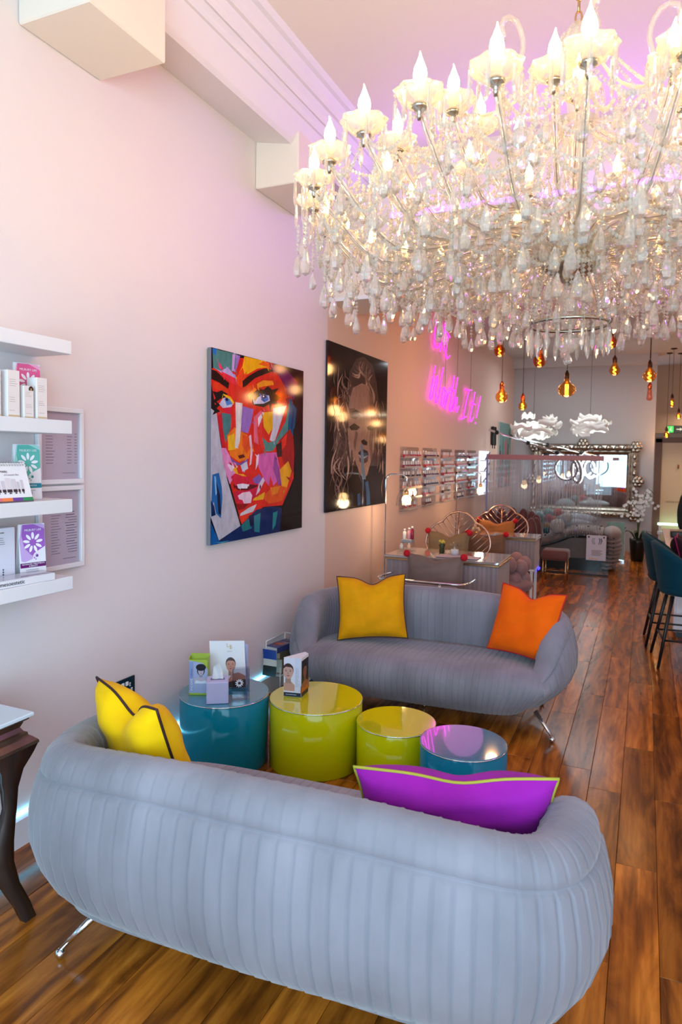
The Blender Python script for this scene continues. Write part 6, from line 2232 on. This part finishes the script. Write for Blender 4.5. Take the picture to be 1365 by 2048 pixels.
def bar_stool(label, x, y, rz):
    t = thing('bar_stool', label, 'stool', (x, y, 0), R(rz), 'teal velvet bar stools')
    # wrap-around shell (opening towards +x)
    rows_ = []
    for i in range(33):
        a = R(62) + R(236) * i / 32
        e = abs(i - 16) / 16
        top = 0.955 - 0.30 * e ** 1.8
        bot = 0.575 + 0.01 * e
        r0, r1 = 0.215, 0.265 + 0.02 * (1 - e)
        ca, sa = math.cos(a), math.sin(a)
        row = []
        for k in range(9):
            f_ = k / 8
            row.append(((r0 + (r1 - r0) * f_) * ca, (r0 + (r1 - r0) * f_) * sa, bot + (top - bot) * f_))
        for k in range(9):
            f_ = 1 - k / 8
            row.append(((r0 + (r1 - r0) * f_ - 0.035) * ca, (r0 + (r1 - r0) * f_ - 0.035) * sa, bot + (top - bot) * f_ + (0.012 if k == 0 else 0)))
        rows_.append(row)
    m_ = MB().grid(rows_, closev=True)
    m_.add(rows_[0], [tuple(range(18))]).add(rows_[-1], [tuple(range(18))])
    m_.build('shell_back', TEAL, t, fix=True)
    MB().lathe([(0.10, 0.545), (0.20, 0.555), (0.225, 0.59), (0.21, 0.63), (0.16, 0.65), (0, 0.655)], 28).build('seat', TEAL, t)
    tops = []
    for sx in (-1, 1):
        for sy in (-1, 1):
            MB().tube([(sx * 0.13, sy * 0.13, 0.55), (sx * 0.225, sy * 0.225, 0.0)], [0.016, 0.011], 8).build('leg', BLACK, t)
    z1 = 0.21
    q = 0.225 - 0.095 * z1 / 0.55
    for a_, b_ in (((-q, -q), (q, -q)), ((q, -q), (q, q)), ((q, q), (-q, q)), ((-q, q), (-q, -q))):
        MB().cyl((a_[0], a_[1], z1), (b_[0], b_[1], z1), 0.008, n=8).build('foot_bar', BLACK, t)
    return t


bar_stool('teal velvet bar stool on black legs, nearer of the two at the right edge', 2.615, 5.99, 6)
bar_stool('teal velvet bar stool on black legs, further of the two at the right edge', 2.545, 6.58, 2)
c = make_cushion('scatter_cushion', 'dark teal cushion with magenta piping on the nearer bar stool', 0.34, 0.32, 0.12, (16, 44, 52), (190, 20, 110), chop=0.05, seed=8)
place(c, (2.66, 5.98, 0.80), -14, 0, 82)
c = make_cushion('scatter_cushion', 'dark plum cushion with magenta piping on the further bar stool', 0.34, 0.32, 0.12, (44, 22, 34), (170, 20, 90), chop=0.05, seed=9)
place(c, (2.575, 6.57, 0.80), -14, 0, 84)
ctr = thing('nail_bar', 'long white nail bar with a glossy top at the right edge', 'counter', (2.86, 7.9, 0))
MB().rbox((0.06, 0.35, 0.735), (0.86, 2.3, 0.035), 0.006).build('counter_top', M('pink_white_gloss', (236, 222, 224), 0.12), ctr)
MB().bb((0.10, -0.60, 0.06), (0.42, 1.4, 0.717), r=0.004).build('cabinet', WHITE, ctr)
MB().bb((0.12, -0.58, 0), (0.40, 1.38, 0.06)).build('plinth', BLACK, ctr)
wb = thing('white_unit', 'low white glossy storage unit on the floor behind the bar stool legs', 'cabinet', (2.80, 7.02, 0))
MB().rbox((0, 0, 0.28), (0.50, 0.40, 0.46), 0.006).build('cabinet_body', M('pink_white_gloss', (236, 222, 224), 0.12), wb)
MB().bb((-0.22, -0.17, 0), (0.22, 0.17, 0.05)).build('plinth', BLACK, wb)
MB().rbox((0, -0.203, 0.30), (0.46, 0.008, 0.36), 0.002).build('drawer_front', M('pink_white_gloss', (236, 222, 224), 0.12), wb)
tb = tag(MB().rbox((2.62, 8.4, 0.790), (0.14, 0.20, 0.07), 0.01, seg=2).build('tool_case', BLACK), 'small black case on the white nail bar', 'case')

# ------------------------------------------------------------------ corridor end
dr = struct('door_1', MB().bb((2.56, 14.94, 0.0), (3.40, 14.99, 1.95), r=0.003), M('cream_door', (226, 200, 166), 0.5))
MB().bb((2.44, 14.92, 0.0), (2.56, 14.995, 2.03), r=0.003).bb((3.40, 14.92, 0.0), (3.52, 14.995, 2.03), r=0.003).bb((2.44, 14.92, 1.95), (3.52, 14.995, 2.05), r=0.003).build('door_frame', M('brown_frame', (120, 88, 74), 0.5), dr)
MB().bb((2.66, 14.93, 0.78), (3.3, 14.942, 0.80)).build('panel_moulding', M('cream_moulding', (196, 168, 138), 0.5), dr)
for x in (2.86, 3.05):
    hk = tag(MB().cyl((x, 14.945, 1.50), (x, 14.90, 1.50), 0.010, n=8).cyl((x, 14.90, 1.52), (x, 14.90, 1.44), 0.014, n=8).build('door_hook', COPPER), 'small copper hook high on the cream door, %s of the pair' % ('first' if x < 3 else 'second'), 'hook')
struct('trim_6', MB().bb((2.40, 14.4, 2.12), (XR, 14.55, H2)), M('bulkhead_paint', (176, 146, 120), 0.6))
ldg = thing('light_ledge', 'white ledge with a pale green light strip low across the corridor end', 'light strip', (2.95, 14.7, 0))
MB().bb((-0.42, -0.1, 0.16), (0.6, 0.1, 0.215), r=0.003).build('ledge', M('ledge_white', (226, 236, 244), 0.3), ldg)
MB().bb((-0.42, 0.06, 0.335), (0.6, 0.09, 0.375)).build('light_tube', M('mint_led', (210, 255, 230), 0.4, emis=(190, 255, 220), es=4.0), ldg)
for x in (-0.38, 0.56):
    MB().bb((x - 0.02, -0.06, 0), (x + 0.02, 0.09, 0.335)).build('support', WHITE, ldg)
es_ = thing('exit_sign', 'green running-man exit sign on the corridor bulkhead', 'sign', (2.76, 14.40, 2.19))
MB().bb((-0.14, -0.03, -0.07), (0.22, 0, 0.07), r=0.004).build('case', M('exit_case', (30, 40, 36), 0.4), es_)
p = Print(Frame((2.62, 14.3685, 2.12), (1, 0, 0), (0, 0, 1), 0.0005))
gm = M('exit_green', (20, 190, 80), 0.4, emis=(20, 200, 80), es=1.2)
p.mats.append(gm); p.idx[(20, 190, 80)] = 0
p.rect(0.005, 0.01, 0.11, 0.13, (20, 190, 80))
p.ell(0.066, 0.108, 0.011, 0.011, (235, 245, 238))
p.poly([(0.05, 0.09), (0.075, 0.094), (0.07, 0.06), (0.085, 0.045), (0.08, 0.02), (0.070, 0.022), (0.072, 0.042), (0.055, 0.055), (0.04, 0.03), (0.028, 0.034), (0.048, 0.062)], (235, 245, 238))
p.poly([(0.16, 0.06), (0.22, 0.06), (0.22, 0.04), (0.26, 0.07), (0.22, 0.10), (0.22, 0.08), (0.16, 0.08)], (200, 214, 206))
p.build('running_figure', es_)

# ------------------------------------------------------------------ person sitting at the nail bar


def skin_mesh(name, verts, edges, radii, mat, parent, sub=2, root=0):
    me = bpy.data.meshes.new(name)
    me.from_pydata([tuple(v) for v in verts], edges, [])
    o_ = bpy.data.objects.new(name, me)
    COL.objects.link(o_)
    sk = o_.modifiers.new('skin', 'SKIN')
    sk.use_smooth_shade = True
    for i, r_ in enumerate(radii):
        sv_ = me.skin_vertices[0].data[i]
        sv_.radius = (r_, r_) if not isinstance(r_, tuple) else r_
        sv_.use_root = (i == root)
    ss = o_.modifiers.new('sub', 'SUBSURF')
    ss.levels = ss.render_levels = sub
    dg = bpy.context.evaluated_depsgraph_get()
    me2 = bpy.data.meshes.new_from_object(o_.evaluated_get(dg))
    bpy.data.objects.remove(o_)
    bpy.data.meshes.remove(me)
    me2.materials.clear()
    me2.materials.append(mat)
    for pl in me2.polygons:
        pl.use_smooth = True
    ob = bpy.data.objects.new(name, me2)
    COL.objects.link(ob)
    ob.parent = parent
    return ob


# local frame: faces +x, seated on a stool
pe = thing('person', 'person with long dark hair in black clothes seated at the nail bar, right edge', 'person', (2.86, 11.7, 0), R(-25))
CLOTH = M('black_cloth', (14, 13, 15), 0.8)
SKIN = M('skin', (186, 128, 104), 0.5)
HAIR = M('dark_hair', (20, 15, 14), 0.45, noise=(30, 0.4, (1, 1, 0.1)))
v = [(0, 0, 0.56), (0.0, 0, 0.72), (0.02, 0, 0.90), (0.04, 0, 1.03), (0.055, 0, 1.10), (0.075, 0, 1.17),
     (0.03, 0.17, 1.03), (0.08, 0.22, 0.80), (0.28, 0.17, 0.76), (0.03, -0.17, 1.03), (0.06, -0.23, 0.80), (0.27, -0.17, 0.76),
     (0.05, 0.10, 0.54), (0.42, 0.12, 0.53), (0.40, 0.12, 0.10), (0.05, -0.10, 0.54), (0.42, -0.12, 0.53), (0.40, -0.12, 0.10), (0.50, 0.12, 0.05), (0.50, -0.12, 0.05)]
e = [(0, 1), (1, 2), (2, 3), (3, 4), (4, 5), (3, 6), (6, 7), (7, 8), (3, 9), (9, 10), (10, 11), (0, 12), (12, 13), (13, 14), (0, 15), (15, 16), (16, 17), (14, 18), (17, 19)]
rad = [0.15, 0.135, 0.145, 0.12, 0.06, 0.052, 0.072, 0.050, 0.032, 0.072, 0.050, 0.032, 0.09, 0.066, 0.042, 0.09, 0.066, 0.042, 0.030, 0.030]
skin_mesh('body', v, e, rad, CLOTH, pe)
hd = MB()
rows_ = []
for i in range(15):
    t_ = PI * i / 14
    z = 0.125 * math.cos(t_)
    row = []
    for j in range(20):
        a = 2 * PI * j / 20
        rx = 0.092 * math.sin(t_) * (1 - 0.18 * smooth01(0.0, 0.12, -z))
        x = rx * math.cos(a)
        if abs(a if a < PI else a - 2 * PI) < 0.35 and -0.04 < z < 0.02:
            x += 0.020 * (1 - abs(a if a < PI else a - 2 * PI) / 0.35) * (1 - (z + 0.01) / 0.03 if z > -0.01 else 1)
        row.append((0.10 + x, 0.078 * math.sin(t_) * math.sin(a) * (1 - 0.16 * smooth01(0.0, 0.12, -z)), 1.265 + z))
    rows_.append(row)
hd.grid(rows_, closev=True)
hd.ball((0.10, 0.080, 1.255), (0.014, 0.008, 0.026), 8, 6).ball((0.10, -0.080, 1.255), (0.014, 0.008, 0.026), 8, 6)
head = hd.build('head', SKIN, pe)
for s_ in (-1, 1):
    MB().ball((0.183, s_ * 0.030, 1.272), (0.008, 0.013, 0.007), 8, 6).build('eye', M('eye_dark', (30, 22, 20), 0.2), head)
MB().ball((0.182, 0, 1.205), (0.010, 0.022, 0.007), 10, 6).build('mouth', M('lip', (150, 70, 66), 0.4), head)
hr = MB()
hr.ball((0.085, 0, 1.295), (0.100, 0.092, 0.108), 16, 12)
for k in range(17):
    a = R(95) + R(170) * k / 16
    x, y = 0.09 * math.cos(a) + 0.085, 0.09 * math.sin(a)
    hr.tube(spline([(x, y, 1.30), (x - 0.015, y * 1.12, 1.20), (x - 0.03 + 0.008 * (k % 3), y * 1.25, 1.08), (x - 0.02, y * 1.35, 0.95 - 0.03 * (k % 4))], 8), [0.024, 0.026, 0.026, 0.026, 0.024, 0.020, 0.014, 0.005], 6)
hr.build('hair', HAIR, pe)
for s_ in (-1, 1):
    vv = [(0.27, s_ * 0.17, 0.76), (0.31, s_ * 0.155, 0.762), (0.345, s_ * 0.15, 0.766)]
    ee = [(0, 1), (1, 2)]
    rr_ = [0.024, 0.026, 0.024]
    for q, (dy, L_) in enumerate(((-0.028, 0.062), (-0.010, 0.072), (0.009, 0.068), (0.027, 0.052))):
        b0 = len(vv)
        vv += [(0.365, s_ * 0.15 + dy, 0.768), (0.365 + L_ * 0.55, s_ * 0.15 + dy * 1.15, 0.766), (0.365 + L_, s_ * 0.15 + dy * 1.2, 0.757)]
        ee += [(2, b0), (b0, b0 + 1), (b0 + 1, b0 + 2)]
        rr_ += [0.010, 0.009, 0.0075]
    b0 = len(vv)
    vv += [(0.335, s_ * (0.15 - 0.035), 0.762), (0.365, s_ * (0.15 - 0.055), 0.758)]
    ee += [(1, b0), (b0, b0 + 1)]
    rr_ += [0.011, 0.008]
    skin_mesh('hand', vv, ee, rr_, SKIN, pe, 1)
ps = thing('work_stool', 'round black work stool under the seated person', 'stool', (2.87, 11.69, 0))
MB().lathe([(0.0, 0.36), (0.17, 0.365), (0.185, 0.39), (0.17, 0.415), (0.0, 0.42)], 20).build('seat', BLACK, ps)
MB().cyl((0, 0, 0.06), (0, 0, 0.36), 0.022, n=10).build('column', CHROME, ps)
for k in range(5):
    a = 2 * PI * k / 5
    MB().tube([(0, 0, 0.07), (0.22 * math.cos(a), 0.22 * math.sin(a), 0.035)], [0.018, 0.012], 6).build('leg', CHROME, ps)
tag(MB().bb((3.26, 11.0, 0.70), (3.8, 12.3, 0.735), r=0.004).bb((3.36, 11.1, 0), (3.7, 12.2, 0.70)).build('work_table', WHITE), 'white work table in front of the seated person', 'table')

# scrap of paper on the floor
tag(MB().prism([(2.462, 1.585, 0.0005), (2.475, 1.590, 0.0005), (2.490, 1.572, 0.0005), (2.484, 1.566, 0.0005), (2.473, 1.577, 0.0005)], (0, 0, 0.002)).build('paper_scrap', PAPER), 'tiny white paper scrap on the floor right of the near sofa', 'litter')
